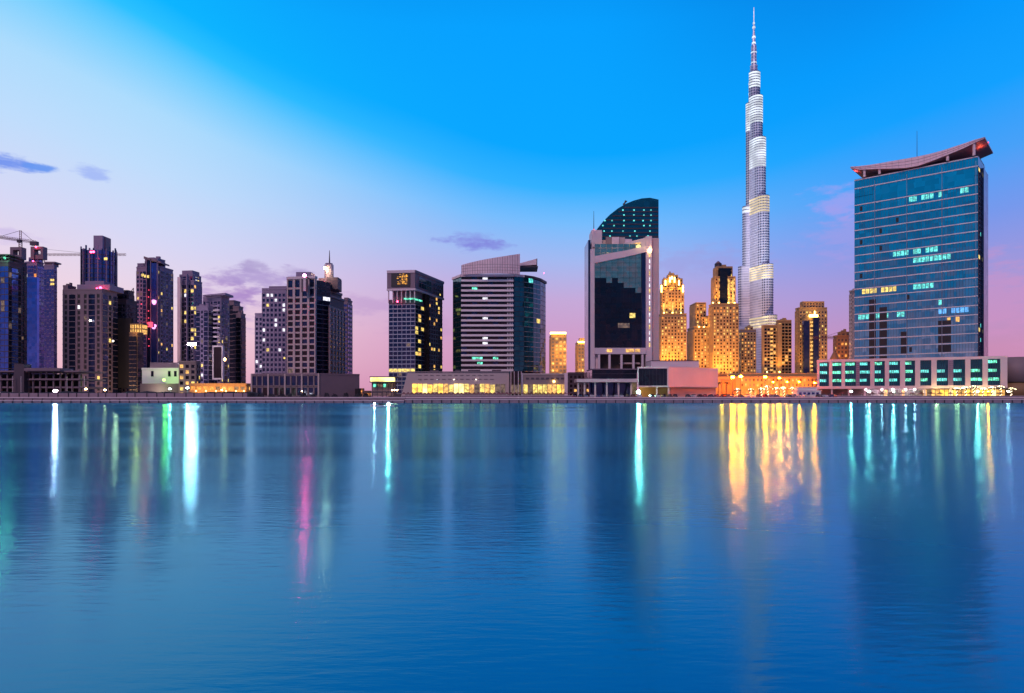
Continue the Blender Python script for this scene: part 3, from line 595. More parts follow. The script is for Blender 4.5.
# ================================================================ TOWER WITH THE GOLD SCREEN
YB = 400
A, Bc, C = (X(387, 402), 402), (X(415, YB), YB), (X(443.5, 441), 441)
D = (A[0]+C[0]-Bc[0]+6, A[1]+C[1]-Bc[1])
B = Bld('screen_tower', [A, Bc, C, D], 'dark glass tower with a gold lit screen in the frame at its top', 'tower')
zc = Z(289.5, YB); zg = Z(299, YB); zt = Z(271, YB)
def ins(p, q, t): return (p[0]+(q[0]-p[0])*t, p[1]+(q[1]-p[1])*t)
cen = ((A[0]+C[0])/2, (A[1]+C[1])/2)
inn = [ins(p, cen, .06) for p in (A, Bc, C, D)]
B.body(inn, GZ, zg, 'dark_concrete')
B.body([ins(p, cen, .2) for p in (A, Bc, C, D)], zg, zc, 'mauve_concrete', 'recessed_floor')
B.body([A, Bc, C, D], zc, zt, 'mauve_concrete', 'crown_box')
def rowlit(i, j): return 'lit_yellow' if j == 5 and random.random() < .85 else None
nrf = 21
B.facade(inn[0], inn[1], GZ+2, zg-3, 6, nrf, .9, .78, 'glass_navy', (('lit_dim', .02),), 'steel', (.18, .35), litfn=rowlit)
sB, sR0, sR1 = inn[1], ins(inn[1], inn[2], .30), ins(inn[1], inn[2], .46)
B.facade(sB, sR0, GZ+2, zg-3, 3, nrf, .9, .78, 'glass_navy', (('lit_yellow', .10), ('lit_warm', .05)), 'steel', (.1, .3))
bpart(B, 'dark_recess', lambda m: m.obox(sR0, sR1, GZ, Z(291, 410), -.5, .9, 'glass_brown'))
B.facade(sR1, inn[2], GZ+2, zc, 6, nrf+2, .7, .66, 'glass_navy', (('lit_yellow', .06), ('lit_warm', .05)), 'mauve_concrete', (.3, .4))
B.facade(ins(Bc, C, .12), ins(Bc, C, .55), zc+2, zt-2.5, 5, 2, .92, .86, 'glass_teal', (), 'mauve_concrete', (.2, .2))
B.facade(ins(Bc, C, .6), ins(Bc, C, .97), zc+1, zt-2.5, 5, 3, .6, .5, 'glass_dark', (('lit_yellow', .25),), 'mauve_concrete', (.3, .3))
bpart(B, 'parapet', lambda m: (m.obox(A, Bc, zt-1, zt+.6, -.4, .5, 'pale_panel'), m.obox(Bc, C, zt-1, zt+.6, -.4, .5, 'mauve_concrete'), m.obox(A, Bc, zc-.5, zc+.7, -.4, .5, 'pale_panel'), m.obox(Bc, C, zc-.5, zc+.7, -.4, .5, 'pale_panel')))
for i in range(7): bpart(B, 'column', lambda m: m.obox(ins(A, Bc, .03+i*.155), ins(A, Bc, .06+i*.155), zg-2, zc-.3, -1.2, -.4, 'pale_panel'))
s0, s1 = ins(A, Bc, .16), ins(A, Bc, .83)
pnl = bpart(B, 'screen', lambda m: m.obox(s0, s1, Z(286.5, YB), Z(273, YB), .1, .5, 'black'))
def gold(m):
    for i in range(60):
        t = min(.80, max(.06, random.gauss(.62, .17))); zz = random.uniform(.14, .92); w = random.uniform(.02, .06)
        a, b = ins(s0, s1, t), ins(s0, s1, t+w*1.6); z0 = Z(286.5, YB)+(Z(273, YB)-Z(286.5, YB))*zz
        m.obox(a, b, z0, z0+random.uniform(.25, .7), .5, .56+.006*i, 'gold_screen')
m = MB(); gold(m); g = m.build('screen_image', pnl)
bpart(B, 'light_strip', lambda m: (m.obox(ins(A, Bc, .62), Bc, Z(299.5, YB), Z(298, YB), .2, .7, 'lit_green'), m.obox(Bc, ins(Bc, C, .2), Z(300, YB), Z(298.5, YB), .2, .7, 'lit_green')))
beacon(B, 397.5, 301.5, 399, .5)
B.close()
# pavilion
r = root('lit_pavilion', (X(382, 360), 360, GZ), 'small pavilion with glowing yellowish roof band beside the screen tower', 'pavilion')
bpart(r, 'glowing_roof', lambda m: m.prism([(X(370.5, 360), 360), (X(394, 358), 358), (X(395, 370), 370), (X(372, 370), 370)], Z(381.5, 360), Z(377.3, 360), 'lit_shop_pale'))
bpart(r, 'roof_rim', lambda m: (pbox(m, 369.5, 395.5, 376.4, 377.3, 356.5, 14, 'dark_steel'), pbox(m, 369.5, 395.5, 381.5, 382.4, 356.5, 14, 'dark_steel')))
bpart(r, 'wall', lambda m: pbox(m, 372, 393.5, 382.4, 396, 361, 8, 'beige_dark'))
for i in range(6): bpart(r, 'window', lambda m: pbox(m, 373.5+i*3.3, 375.8+i*3.3, 384, 387, 360.6, .3, 'lit_dim' if i % 3 else 'lit_green'))
for i in range(5): bpart(r, 'post', lambda m: m.cyl((X(372+i*5.4, 358), 358, GZ), (X(372+i*5.4, 358), 358, Z(382, 358)), .15, .15, 'dark_steel', 5))
for i in range(3): bpart(r, 'lamp', lambda m: m.ball((X(392+i*2.6, 352), 352, Z(390, 352)), .3, 'warm_lamp'))
r = root('dark_pontoon', (X(380, 318), 317, .3), 'low dark jetty with a flat canopy below the lit pavilion', 'jetty')
bpart(r, 'canopy', lambda m: m.box((X(362, 322), 322.5, 4.9), (X(396, 322), 328, 5.4), 'dark_steel'))
bpart(r, 'deck', lambda m: m.box((X(362, 322), 322.2, GZ), (X(402, 322), 328, GZ+.3), 'black'))
for i in range(8): bpart(r, 'post', lambda m: m.box((X(363+i*4.6, 322), 322.6, GZ+.3), (X(363+i*4.6, 322)+.25, 322.9, 4.9), 'dark_steel'))

# ================================================================ BALCONY-BANDED TOWER AND ITS PODIUM
Y0 = 420
pts = [(X(453, 432), 432), (X(461.5, 420), 420), (X(514, 420), 420), (X(524, 422.5), 422.5), (X(533, 427.5), 427.5), (X(540, 435), 435), (X(545.5, 447), 447), (X(543, 462), 462), (X(462, 462), 462)]
B = Bld('curved_tower', pts, 'teal glass tower with white balcony bands and a tall curved pink roof screen', 'tower')
zt = Z(275, Y0)
B.body(pts, GZ, zt, 'glass_dark', 'wall')
z0 = Z(371, Y0); nr = 19
B.facade(pts[0], pts[1], z0, zt-1, 3, nr, .94, .9, 'glass_teal', (), 'dark_steel', (.1, .12))
def gl4(i, j): 
    if i == 4 and j in (18, 14, 10, 6, 5): return 'lit_white'
    if (i, j) in ((2, 2), (6, 2), (3, 1), (3, 2)): return 'lit_green'
B.facade(pts[1], pts[2], z0, zt-1, 10, nr, .97, .62, 'glass_brown', (('glass_navy', .2), ('lit_green', .01)), None, litfn=gl4)
for k in range(2, 6): B.facade(pts[k], pts[k+1], z0, zt-1, 2, nr, .93, .88, 'glass_teal', (('lit_cyan', .012), ('lit_yellow', .012)), 'dark_steel', (.1, .16))
h = (zt-1-z0)/nr
for j in range(nr):
    q = z0+h*j
    def bal(m, q=q, j=j):
        m.obox((X(461.3, Y0), Y0), (X(513.5, Y0), Y0), q-.15, q+1.05, -.3, 1.5, 'balcony_white')
        for k in range(4): m.obox((X(512-k*1.6, Y0), Y0), (X(512.5-k*1.6, Y0), Y0), q+1.15, q+2.1, 1.0, 1.4, 'white_paint')
    bpart(B, 'balcony', bal)
bpart(B, 'floor_lines', lambda m: [m.obox(pts[k], pts[k+1], z0+h*j-.1, z0+h*j+.2, -.2, .4, 'steel') for k in (3, 4) for j in range(nr)] and None)
arc = [(461.5, 419, 265), (470, 416, 262.6), (480, 414, 260.3), (490, 413, 258.4), (500, 413, 256.8), (510, 414, 255.2), (520, 416, 253.8)]
def screen(m):
    for (a, b) in zip(arc, arc[1:]):
        p = (X(a[0], a[1]), a[1]); q = (X(b[0], b[1]), b[1]); L = math.hypot(q[0]-p[0], q[1]-p[1]); u = ((q[0]-p[0])/L, (q[1]-p[1])/L)
        n = (u[1], -u[0])
        z1a, z1b = Z(a[2], a[1]), Z(b[2], b[1]); zb = zt-.2
        m.prism([p, q, (q[0]-n[0]*1.2, q[1]-n[1]*1.2), (p[0]-n[0]*1.2, p[1]-n[1]*1.2)], zb, [z1a, z1b, z1b, z1a], 'pink_panel')
bpart(B, 'roof_screen', screen)
def joints(m):
    for (a, b) in zip(arc, arc[1:]):
        for t in (0, .25, .5, .75):
            px = a[0]+(b[0]-a[0])*t; Y = a[1]+(b[1]-a[1])*t; zz = Z(a[2]+(b[2]-a[2])*t, Y)
            m.box((X(px, Y)-.1, Y-.12, zt), (X(px, Y)+.1, Y+.02, zz-.1), 'beige_dark')
        p = (X(a[0], a[1]), a[1]); q = (X(b[0], b[1]), b[1])
        for k in range(1, 4): m.obox(p, q, zt+(Z(265, 418)-zt)*k/3.4, zt+(Z(265, 418)-zt)*k/3.4+.16, -.1, .08, 'beige_dark')
bpart(B, 'panel_joints', joints)
bpart(B, 'roof_wing', lambda m: (m.extr([(X(520, 425), Z(263.5, 425)), (X(536.5, 425), Z(259, 425)), (X(536.5, 425), Z(265, 425)), (X(520, 425), Z(266, 425))], 424, 440, 'pink_panel'), pbox(m, 536.5, 537.3, 258.5, 266, 424, 14, 'dark_steel'), pbox(m, 515, 538, 266, 267.2, 423, 16, 'dark_steel')))
bpart(B, 'eaves', lambda m: [m.obox(pts[k], pts[k+1], zt-1.1, zt+.4, -.5, .9, 'pink_panel' if k < 3 else 'dark_steel') for k in range(6)] and None)
beacon(B, 544, 273, 440, .3)
B.close()
# shopfront podium
Yp = 352
B = Bld('shop_podium', [(X(402, Yp), Yp), (X(508, Yp), Yp)], 'low beige podium with slanted left end and glowing yellow shop windows', 'podium')
xa, xb = X(402, Yp), X(509, Yp)
bpart(B, 'wall', lambda m: m.extr([(xa-.6, GZ), (xb, GZ), (xb, Z(371.5, Yp)), (X(450, Yp), Z(372.6, Yp)), (X(407.5, Yp), Z(373, Yp))][::-1], Yp, Yp+40, 'beige'))
bpart(B, 'coping', lambda m: pbox(m, 407, 509, 371.4, 372.4, Yp-.5, 2, 'beige_dark'))
for i in range(18): bpart(B, 'shop_window', lambda m: pbox(m, 412.4+i*5.2, 416.7+i*5.2, 383.9+(i % 4 == 3)*.8, 393.2-(i % 3 == 1)*1.2, Yp-.3, .4, ['lit_shop', 'lit_shop', 'lit_shop_pale', 'lit_shop', 'lit_yellow', 'lit_shop', 'lit_warm', 'lit_yellow', 'lit_shop_pale', 'lit_shop_pale', 'lit_yellow', 'lit_warm', 'lit_dim', 'lit_yellow', 'lit_warm', 'lit_yellow', 'lit_dim', 'lit_dim'][i]))
bpart(B, 'louvres', lambda m: [pbox(m, 418+i*6, 421.5+i*6, y, y+.8, Yp-.25, .3, 'beige_dark') for i in range(13) for y in (374.8, 378.8)] and None)
for px, mt in ((420, 'lit_dim'), (454, 'lit_lamp'), (476, 'lit_lamp'), (437, 'lit_white')): bpart(B, 'wall_lamp', lambda m: m.ball((X(px, Yp-1), Yp-.7, Z(379.6, Yp)), .22, mt))
bpart(B, 'plinth', lambda m: pbox(m, 405, 509, 393.9, 397, Yp-.6, .8, 'beige_dark'))
bpart(B, 'roof_plant', lambda m: [pbox(m, a, a+w, 369.8, 371.6, Yp+6, 4, 'dark_concrete') for a, w in ((430, 8), (455, 5), (468, 12), (492, 9))] and None)
B = Bld('curved_lobby', [(X(508, Yp), Yp), (X(522, Yp), Yp)], 'dark curved glass lobby between the two shopfront podiums', 'lobby')
lp = [(X(509.2, Yp+1), Yp+1), (X(511, Yp-3), Yp-3), (X(514, Yp-5), Yp-5), (X(518, Yp-5), Yp-5), (X(521, Yp-2), Yp-2), (X(522, Yp+10), Yp+10), (X(509.2, Yp+10), Yp+10)]
B.body(lp, GZ, Z(372, Yp), 'glass_brown', 'wall')
bpart(B, 'mullions', lambda m: [m.obox(ins(lp[k], lp[k+1], 0), ins(lp[k], lp[k+1], .12), GZ, Z(371.6, Yp), -.1, .25, 'pink_panel') for k in range(5)] and None)
bpart(B, 'lit_window', lambda m: [m.obox(ins(lp[k], lp[k+1], .2), ins(lp[k], lp[k+1], .95), Z(394, Yp), Z(385, Yp), .02, .2, 'lit_dim') for k in (1, 2, 3)] and None)
B = Bld('brown_podium', [(X(522, Yp), Yp), (X(567, Yp), Yp)], 'brown podium with amber lit shopfronts right of the curved lobby', 'podium')
bpart(B, 'wall', lambda m: pbox(m, 522.3, 567.5, 374.2, 397, Yp, 36, 'beige_dark'))
bpart(B, 'coping', lambda m: pbox(m, 522, 568, 373.4, 374.6, Yp-.5, 2, 'beige'))
for i in range(9): bpart(B, 'shop_window', lambda m: pbox(m, 523.5+i*4.8, 527.6+i*4.8, 384.5, 393.8, Yp-.3, .4, random.choice(('lit_dim', 'lit_shop', 'lit_warm', 'lit_yellow'))))
bpart(B, 'pier', lambda m: (pbox(m, 564.5, 567.7, 373, 396, Yp-1, 3, 'pink_panel'), pbox(m, 521.5, 523, 373, 396, Yp-.8, 3, 'pink_panel')))
bpart(B, 'louvres', lambda m: [pbox(m, 526+i*5, 529+i*5, 377.6, 379.4, Yp-.3, .4, 'dark_concrete') for i in range(8)] and None)
bpart(B, 'wall_lamp', lambda m: m.ball((X(554, Yp-1), Yp-1, Z(381.5, Yp)), .6, 'flood_lamp'))
tower('low_block', 440, [(567, 569, 590, 373.5, None)], 'dark_concrete', 'low dark block with scattered lit windows behind the white canopy', cell=(3, 3), glassm='glass_brown', lit=(('lit_warm', .08), ('lit_white', .06)), cat='block')

# ================================================================ SAIL TOWER
YN = 385
nf = [(X(594, YN), YN), (X(648, YN), YN)]
B = Bld('sail_tower', [(X(594, YN), YN), (X(659, YN), YN), (X(659, YN), YN+34), (X(594, YN), YN+34)], 'glass tower with a dark curved sail top rising out of a pale stone frame', 'tower')
sail = [(593, 262), (593, 236), (597, 229), (603, 221.5), (610, 214.5), (618, 208.3), (626, 203.6), (634, 200.4), (642, 198.3), (650, 197.7), (658.6, 199.5), (658.6, 262)]
ys = 396
so_ = [(X(a, ys), Z(b, ys)) for a, b in sail][::-1]
bpart(B, 'glass_sail', lambda m: m.extr(so_, ys, ys+24, 'glass_teal'))
def fins(m):
    for k, py in enumerate((207, 211, 215.2, 219.4, 223.6, 227.8, 232, 236, 240)):
        pl = max(594.5, 594+max(0, (236-py))*.95 if py > 221 else 603+(221.5-py)*1.35)
        pbox(m, pl+1, 658.4, py, py+1.1, ys-.35, .5, 'dark_steel')
bpart(B, 'sail_bands', fins)
for py, xs in ((210, (623, 634, 644, 651)), (215, (624, 634, 644, 651)), (220.5, (605, 612, 624, 634, 643, 651)), (225.5, (603, 614, 624, 644, 650)), (231, (604, 612, 623, 635, 650)), (236, (610, 630, 637, 648))):
    for x_ in xs: bpart(B, 'lit_window', lambda m: pbox(m, x_-.7, x_+.7, py-.6, py+.6, ys-.4, .3, 'lit_cyan'))
bpart(B, 'roof_davit', lambda m: (m.cyl((X(623.5, ys+3), ys+3, Z(205, ys)), (X(625.6, ys+3), ys+3, Z(199, ys)), .5, .4, 'dark_steel', 6), m.cyl((X(623, ys+3), ys+3, Z(203, ys)), (X(627, ys+3), ys+3, Z(199.5, ys)), .4, .3, 'dark_steel', 6)))
bpart(B, 'mast', lambda m: m.cyl((X(593.8, ys), ys, Z(232, ys)), (X(593.8, ys), ys, Z(211, ys)), .25, .1, 'dark_steel', 5))
beacon(B, 594, 229.5, 388, .35, 'red_glow')
zb = Z(368, YN)
def frame(m):
    pbox(m, 590.5, 594.8, 249, 372, YN+1.2, 30, 'pale_panel')           # left post
    m.extr([(X(594.8, YN), Z(263, YN)), (X(594.8, YN), Z(256, YN)), (X(625, YN), Z(250.5, YN)), (X(648, YN), Z(245.5, YN)), (X(648, YN), Z(251.5, YN)), (X(625, YN), Z(257, YN))], YN, YN+6, 'pale_panel')
    pbox(m, 645.8, 652, 236, 369, YN+.4, 30, 'pale_panel')
    pbox(m, 652.02, 659, 238, 372, YN+2.5, 28, 'beige')
    pbox(m, 594.8, 645.8, 347.8, 354, YN-.4, 28, 'pale_panel')
bpart(B, 'stone_frame', frame)
bpart(B, 'left_tower_top', lambda m: (pbox(m, 591.5, 602, 230, 258, YN+5, 12, 'pale_panel'),)+tuple(pbox(m, 592.5, 599, 247+i*2.3, 247.9+i*2.3, YN+4.6, .6, 'mauve_concrete') for i in range(4)))
bpart(B, 'roof_volumes', lambda m: (pbox(m, 602, 606, 240, 258, YN+7, 8, 'beige'), pbox(m, 606, 612, 237, 258, YN+6, 8, 'beige_dark'), pbox(m, 612, 619, 237, 256, YN+5.5, 8, 'pink_panel'), pbox(m, 619, 625, 237.3, 255, YN+6.5, 8, 'beige'), pbox(m, 625, 632, 239, 252, YN+7, 8, 'pink_panel')))
bpart(B, 'roof_beam', lambda m: m.extr([(X(624, YN+2), Z(249, YN+2)), (X(624, YN+2), Z(243, YN+2)), (X(652, YN+2), Z(236, YN+2)), (X(652, YN+2), Z(246, YN+2))], YN+2, YN+8, 'pale_panel'))
bpart(B, 'lit_slot', lambda m: m.extr([(X(627, YN), Z(246.6, YN)), (X(627, YN), Z(244.4, YN)), (X(641, YN), Z(241.6, YN)), (X(641, YN), Z(243.8, YN))], YN+1.6, YN+2, 'lit_warm'))
bpart(B, 'left_glass_strip', lambda m: pbox(m, 588.2, 590.5, 240, 372, YN+3.2, 20, 'glass_navy'))
# the great window: panes by row and column
z1 = Z(253, YN); z0 = Z(347.8, YN)
B.facade((X(594.8, YN), YN+1.0), (X(641.5, YN), YN+1.0), z0, z1+3, 8, 20, .965, .95, 'glass_bronze', (('glass_navy', .01),), None, litfn=lambda i, j: 'lit_yellow' if (i, j) in ((6, 6),) else ('lit_dim' if (i, j) in ((4, 4), (5, 4)) else ('glass_dark' if j < [14, 14, 13, 14, 13, 12, 12, 11][i] else None)))  # dark lower panes paint in the reflection of a dark silhouette
B.facade((X(594.8, YN), YN+1.0), (X(641.5, YN), YN+1.0), z1+3.001, z1+5.4, 8, 1, .965, .9, 'glass_bronze', (), None)
bpart(B, 'window_backing', lambda m: m.extr([(X(594.8, YN), z0), (X(594.8, YN), Z(257, YN)), (X(625, YN), Z(252, YN)), (X(645.8, YN), Z(248, YN)), (X(645.8, YN), z0)][::-1], YN+1.1, YN+30, 'black'))
bpart(B, 'dark_strip', lambda m: pbox(m, 641.7, 645.8, 251, 347.8, YN+.6, .5, 'glass_navy'))
for i in range(16): bpart(B, 'lit_window', lambda m: pbox(m, 649.2, 650.1, 253+i*6, 257+i*6, YN+.2, .3, 'lit_white' if i % 3 else 'lit_yellow'))
beacon(B, 650, 250, YN-.5, .55, 'warm_lamp', 'wall_lamp')
for a, b in ((607, 612), (626, 634), (635.5, 640)): bpart(B, 'lit_window', lambda m: pbox(m, a, b, 349, 352, YN-.7, .4, 'lit_warm'))
light(B.r, (X(608, YN+3), YN+3, Z(252, YN)), 1200, (1, .7, .35)); light(B.r, (X(640, YN), YN-3, Z(245, YN)), 900, (1, .8, .3)); 
for px in (598, 608.5, 620.5, 632.5, 641.5): bpart(B, 'column', lambda m: pbox(m, px, px+2.1, 354, 372, YN, 1.6, 'pale_panel'))
bpart(B, 'back_wall', lambda m: (pbox(m, 594.8, 646, 354, 372, YN+9, 12, 'brown'), pbox(m, 620, 640, 362.5, 364, YN+4, 5, 'beige'), pbox(m, 594.8, 600, 354, 370, YN+3, 6, 'pink_panel')))
bpart(B, 'lower_glass', lambda m: pbox(m, 592, 637, 369.5, 378.5, 362, 40, 'glass_dark'))
bpart(B, 'glass_rim', lambda m: (pbox(m, 591.5, 637.2, 368.6, 369.6, 361.5, 24, 'mauve_concrete'), pbox(m, 591.5, 637.2, 373.5, 374, 361.7, 1, 'dark_steel')))
B.close()
r = root('entrance_canopy', (X(606, 350), 350, GZ), 'pale flat canopy on square columns in front of the sail tower', 'canopy')
bpart(r, 'canopy_slab', lambda m: m.box((X(576.5, 348), 346, Z(382.2, 348)), (X(637.3, 348), 362, Z(379, 348)), 'pale_panel'))
for px in (577.5, 583.8, 594.5, 606, 617.8, 630.5): bpart(r, 'column', lambda m: pbox(m, px, px+1.6, 382.2, 396.9, 348, 1, 'pale_panel'))
bpart(r, 'glass_wall', lambda m: pbox(m, 589, 637, 382.2, 396.9, 356, 1, 'glass_navy'))
bpart(r, 'lit_column', lambda m: pbox(m, 632.4, 637, 382.4, 396.8, 355.4, .4, 'lit_dim'))
B = Bld('white_annex', [(X(637, 345), 345), (X(712, 345), 345)], 'pale blank walled annex with one large black window, right of the sail tower', 'annex')
fa, fb_, fc_ = (X(637.4, 342), 342), (X(668.5, 341), 341), (X(718, 362), 362)
z1 = Z(366.8, 342); z0 = Z(387, 342)
B.body([fa, fb_, fc_, (X(705, 385), 385), (X(645, 380), 380)], z0, z1, 'pale_panel')
bpart(B, 'black_window', lambda m: m.obox(ins(fa, fb_, .04), ins(fa, fb_, .955), z0+.7, z1-.9, 0, .15, 'glass_dark'))
bpart(B, 'window_mullions', lambda m: [m.obox(ins(fa, fb_, .04+.1144*i), ins(fa, fb_, .044+.1144*i), z0+.7, z1-.9, .15, .25, 'black') for i in range(1, 8)] and None)
bpart(B, 'rooftop_box', lambda m: (m.box((X(652, 356), 358, z1), (X(700, 356), 372, Z(361, 358)), 'pale_panel'), m.box((X(652, 356), 357.6, Z(361, 358)), (X(700, 356), 372, Z(360.4, 358)), 'dark_steel')))
bpart(B, 'undercroft_wall', lambda m: (m.box((X(640, 350), 352, GZ), (X(668, 350), 353, z0), 'sand'), m.prism([(X(668, 346), 346), (X(716, 364), 364), (X(704, 384), 384), (X(668, 370), 370)], GZ, z0+.01, 'beige')))
for px in (656.3, 668): bpart(B, 'column', lambda m: pbox(m, px, px+1.3, 387, 396.9, 342.3, .8, 'pale_panel'))
bpart(B, 'doorway_lamp', lambda m: m.ball((X(639.5, 338), 338.3, Z(391.5, 338)), .5, 'lit_lamp')); light(B.r, (X(645, 345), 345.5, 6), 1500, (1, .75, .2), 1)
bpart(B, 'lamp_globe', lambda m: m.ball((X(638.6, 336), 336, Z(392, 336)), .75, 'cyan_lamp')); bpart(B, 'globe_light_shield', lambda m: m.box((X(638.6, 336)-.8, 336.03, Z(392, 336)-.8), (X(638.6, 336)+.8, 336.9, Z(392, 336)+.8), 'black'))  # black box added behind the globe, stops its light reaching the canopy
B.close()

# ================================================================ GOLDEN TOWERS
GG = 'golden lit towers behind the annex'
def flood(B, px, py, Y, e=45000, aimz=60, dy=9, col=(1, .43, .055), fix=True, spot=110):
    y = Y-dy; p = (X(px, y), y, Z(py, Y))
    light(B.r, p, e, col, 1.2, spot, (p[0], Y+2, p[2]+aimz))
    if fix: bpart(B, 'floodlight', lambda m: m.ball((X(px, Y-1.5), Y-1.5, Z(py, Y)), .9, 'flood_lamp'))
GOLD = (('lit_warm', .20), ('lit_yellow', .12), ('lit_orange', .10))
B = tower('lit_cap_tower', 900, [(549.5, 551, 566.5, 335, None), (551.5, 552.5, 564.5, 332.5, 335, 3, 'plain')], 'sand', 'small amber tower with a bright glowing cap, right of the teal glass tower', cell=(4.6, 4.6), glassm='lit_dim', lit=GOLD, frame='sand', close=False, group=GG, ind=100)
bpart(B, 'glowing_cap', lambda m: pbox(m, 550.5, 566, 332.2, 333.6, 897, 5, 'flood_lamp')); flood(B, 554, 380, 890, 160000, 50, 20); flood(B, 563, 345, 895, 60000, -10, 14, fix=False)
B.close()
B = tower('lit_cap_tower', 900, [(575.5, 578, 590.5, 342, None), (578.5, 579.5, 590, 338, 342, 3, 'plain')], 'sand', 'small amber stepped tower half hidden by the left edge of the sail tower', cell=(4.6, 4.6), glassm='lit_dim', lit=GOLD, frame='sand', close=False, group=GG)
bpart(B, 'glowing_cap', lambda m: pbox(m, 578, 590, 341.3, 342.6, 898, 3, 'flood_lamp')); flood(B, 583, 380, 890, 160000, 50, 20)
B.close()
# spired hotel tower
YH = 850
B = tower('spired_tower', YH, [(658.5, 661, 686.5, 314, None), (660, 662, 684, 288, 314, 4), (662.5, 664, 682.5, 279, 288, 8), (667, 668, 678, 275.5, 279, 11)], 'sand', 'ornate golden tower with a blazing stepped crown and small spire', cell=(3.9, 4.0), glassm='glass_brown', lit=GOLD, frame='sand', wf=.48, hf=.52, close=False, group=GG, prouds=(.9, .5))
bpart(B, 'turrets', lambda m: [m.cyl((X(px, YH), YH+4, Z(b0, YH)), (X(px, YH), YH+4, Z(b1, YH)), 1.3, 1.1, 'sand', 8) for px, b0, b1 in ((661.5, 290, 284), (665, 285, 277), (669.5, 280, 274.5), (675.5, 280, 274.5), (680, 285, 277), (684, 290, 284))] and None)
bpart(B, 'spire', lambda m: (m.cyl((X(672.5, YH), YH+14, Z(278, YH)), (X(672.5, YH), YH+14, Z(273.5, YH)), 4.2, 3.2, 'sand', 8), m.cyl((X(672.5, YH), YH+14, Z(273.5, YH)), (X(672.5, YH), YH+14, Z(269, YH)), 3.2, .2, 'sand', 8)))
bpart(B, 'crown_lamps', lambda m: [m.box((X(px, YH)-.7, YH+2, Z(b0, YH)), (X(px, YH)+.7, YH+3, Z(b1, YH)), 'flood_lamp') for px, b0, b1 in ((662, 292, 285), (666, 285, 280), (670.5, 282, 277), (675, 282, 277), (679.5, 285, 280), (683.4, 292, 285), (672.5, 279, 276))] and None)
for px in (664, 672.5, 681): flood(B, px, 313, YH+2, 70000, 40, 8); flood(B, px, 292, YH+6, 30000, 30, 7, fix=False)
for px in (663, 673, 683): flood(B, px, 372, YH, 240000, 60, 22, fix=False)
for px, s_ in ((664, 0), (673, 0), (681, 0)): bpart(B, 'lit_pilaster', lambda m: pbox(m, px-.5, px+.5, 303, 313, YH+1, .6, 'lit_yellow'))
B.close()
B = tower('cluster_tower', 880, [(687.5, 694, 710, 327, None), (690, 696, 706, 303, 327, 10), (697, 702, 716, 318, 327, 4)], 'sand_dark', 'brown amber tower with grey upper block, left shoulder of the tallest golden tower', cell=(3.9, 4.2), glassm='glass_brown', lit=GOLD, frame='sand', wf=.5, hf=.55, close=False, group=GG, prouds=(.9, .5))
for px in (699, 704, 709): flood(B, px, 327, 880, 30000, 30, 6)
for px in (692, 703): flood(B, px, 385, 870, 160000, 60, 20, fix=False)
B.close()
YH = 860
B = tower('tallest_golden_tower', YH, [(709, 713, 738.5, 304, None), (711.5, 715, 735.5, 277, 304, 5), (713.5, 717, 732.5, 267, 277, 9)], 'sand', 'tallest golden tower with a dark drum on top, just left of the needle tower', cell=(3.9, 4.0), glassm='glass_brown', lit=GOLD, frame='sand', wf=.5, hf=.55, close=False, group=GG, prouds=(.9, .5))
bpart(B, 'drum', lambda m: (m.cyl((X(722.5, YH), YH+18, Z(268, YH)), (X(722.5, YH), YH+18, Z(261, YH)), 4.6, 4.6, 'dark_steel', 14), m.cyl((X(722.5, YH), YH+18, Z(261, YH)), (X(722.5, YH), YH+18, Z(258.4, YH)), 4.2, 1.0, 'mauve_concrete', 14)), True)
bpart(B, 'dark_bay', lambda m: (pbox(m, 720, 727.5, 270, 304, YH+3.5, 3, 'glass_dark'), pbox(m, 718.5, 731, 268, 277.5, YH+7, 3, 'glass_dark')))
for px in (713, 719, 728.5, 734.5): flood(B, px, 303, YH+3, 55000, 40, 7)
for px in (714, 724, 734): flood(B, px, 380, YH, 260000, 60, 22, fix=False)
for px in (729, 733): bpart(B, 'lit_pilaster', lambda m: pbox(m, px-.5, px+.5, 280, 303, YH+3.6, .6, 'lit_yellow'))
B.close()
B = tower('dim_block', 980, [(738, 741, 756, 330, None), (745, 747, 753, 327, 330, 3)], 'beige_dark', 'dim brown block at the foot of the needle tower, left side', cell=(4.4, 4.4), glassm='glass_brown', lit=(('lit_warm', .2), ('lit_orange', .2)), frame='sand', wf=.5, hf=.5, close=False, group=GG)
flood(B, 745, 385, 970, 120000, 50, 20, fix=False); B.close()
B = tower('glass_fronted_tower', 840, [(763, 764, 779, 325.5, None), (776, 778, 791.5, 320.5, None, 14)], 'sand_dark', 'dark glass tower with a lit centre strip directly before the needle tower', cell=(3.8, 4.0), glassm='glass_dark', lit=(('lit_warm', .12),), frame='sand', wf=.8, hf=.7, close=False, group=GG, prouds=(.4, .2))
for i in range(14): bpart(B, 'lit_window', lambda m: pbox(m, 770.5, 773, 328+i*4.1, 330+i*4.1, 838.6, .5, 'lit_warm'))
bpart(B, 'corner_pier', lambda m: (pbox(m, 777.6, 782, 324, 390, 837, 8, 'sand'), pbox(m, 762.5, 764.2, 325, 390, 838, 4, 'sand')))
flood(B, 779.5, 372, 836, 120000, 60, 8); flood(B, 786, 372, 850, 60000, 60, 8, fix=False); flood(B, 767, 372, 836, 40000, 60, 10); B.close()
YH = 800
B = tower('notched_tower', YH, [(795.5, 799, 827, 308, None, 6), (800.5, 803, 824, 302, 308, 10), (802, 804, 819, 317, None, -3)], 'sand', 'wide tower with dark glass front and glowing notch, right of the needle tower', cell=(3.8, 4.0), glassm='glass_navy', lit=(('lit_warm', .14), ('lit_yellow', .06)), frame='sand', wf=.5, hf=.5, close=False, group=GG, prouds=(.9, .5))
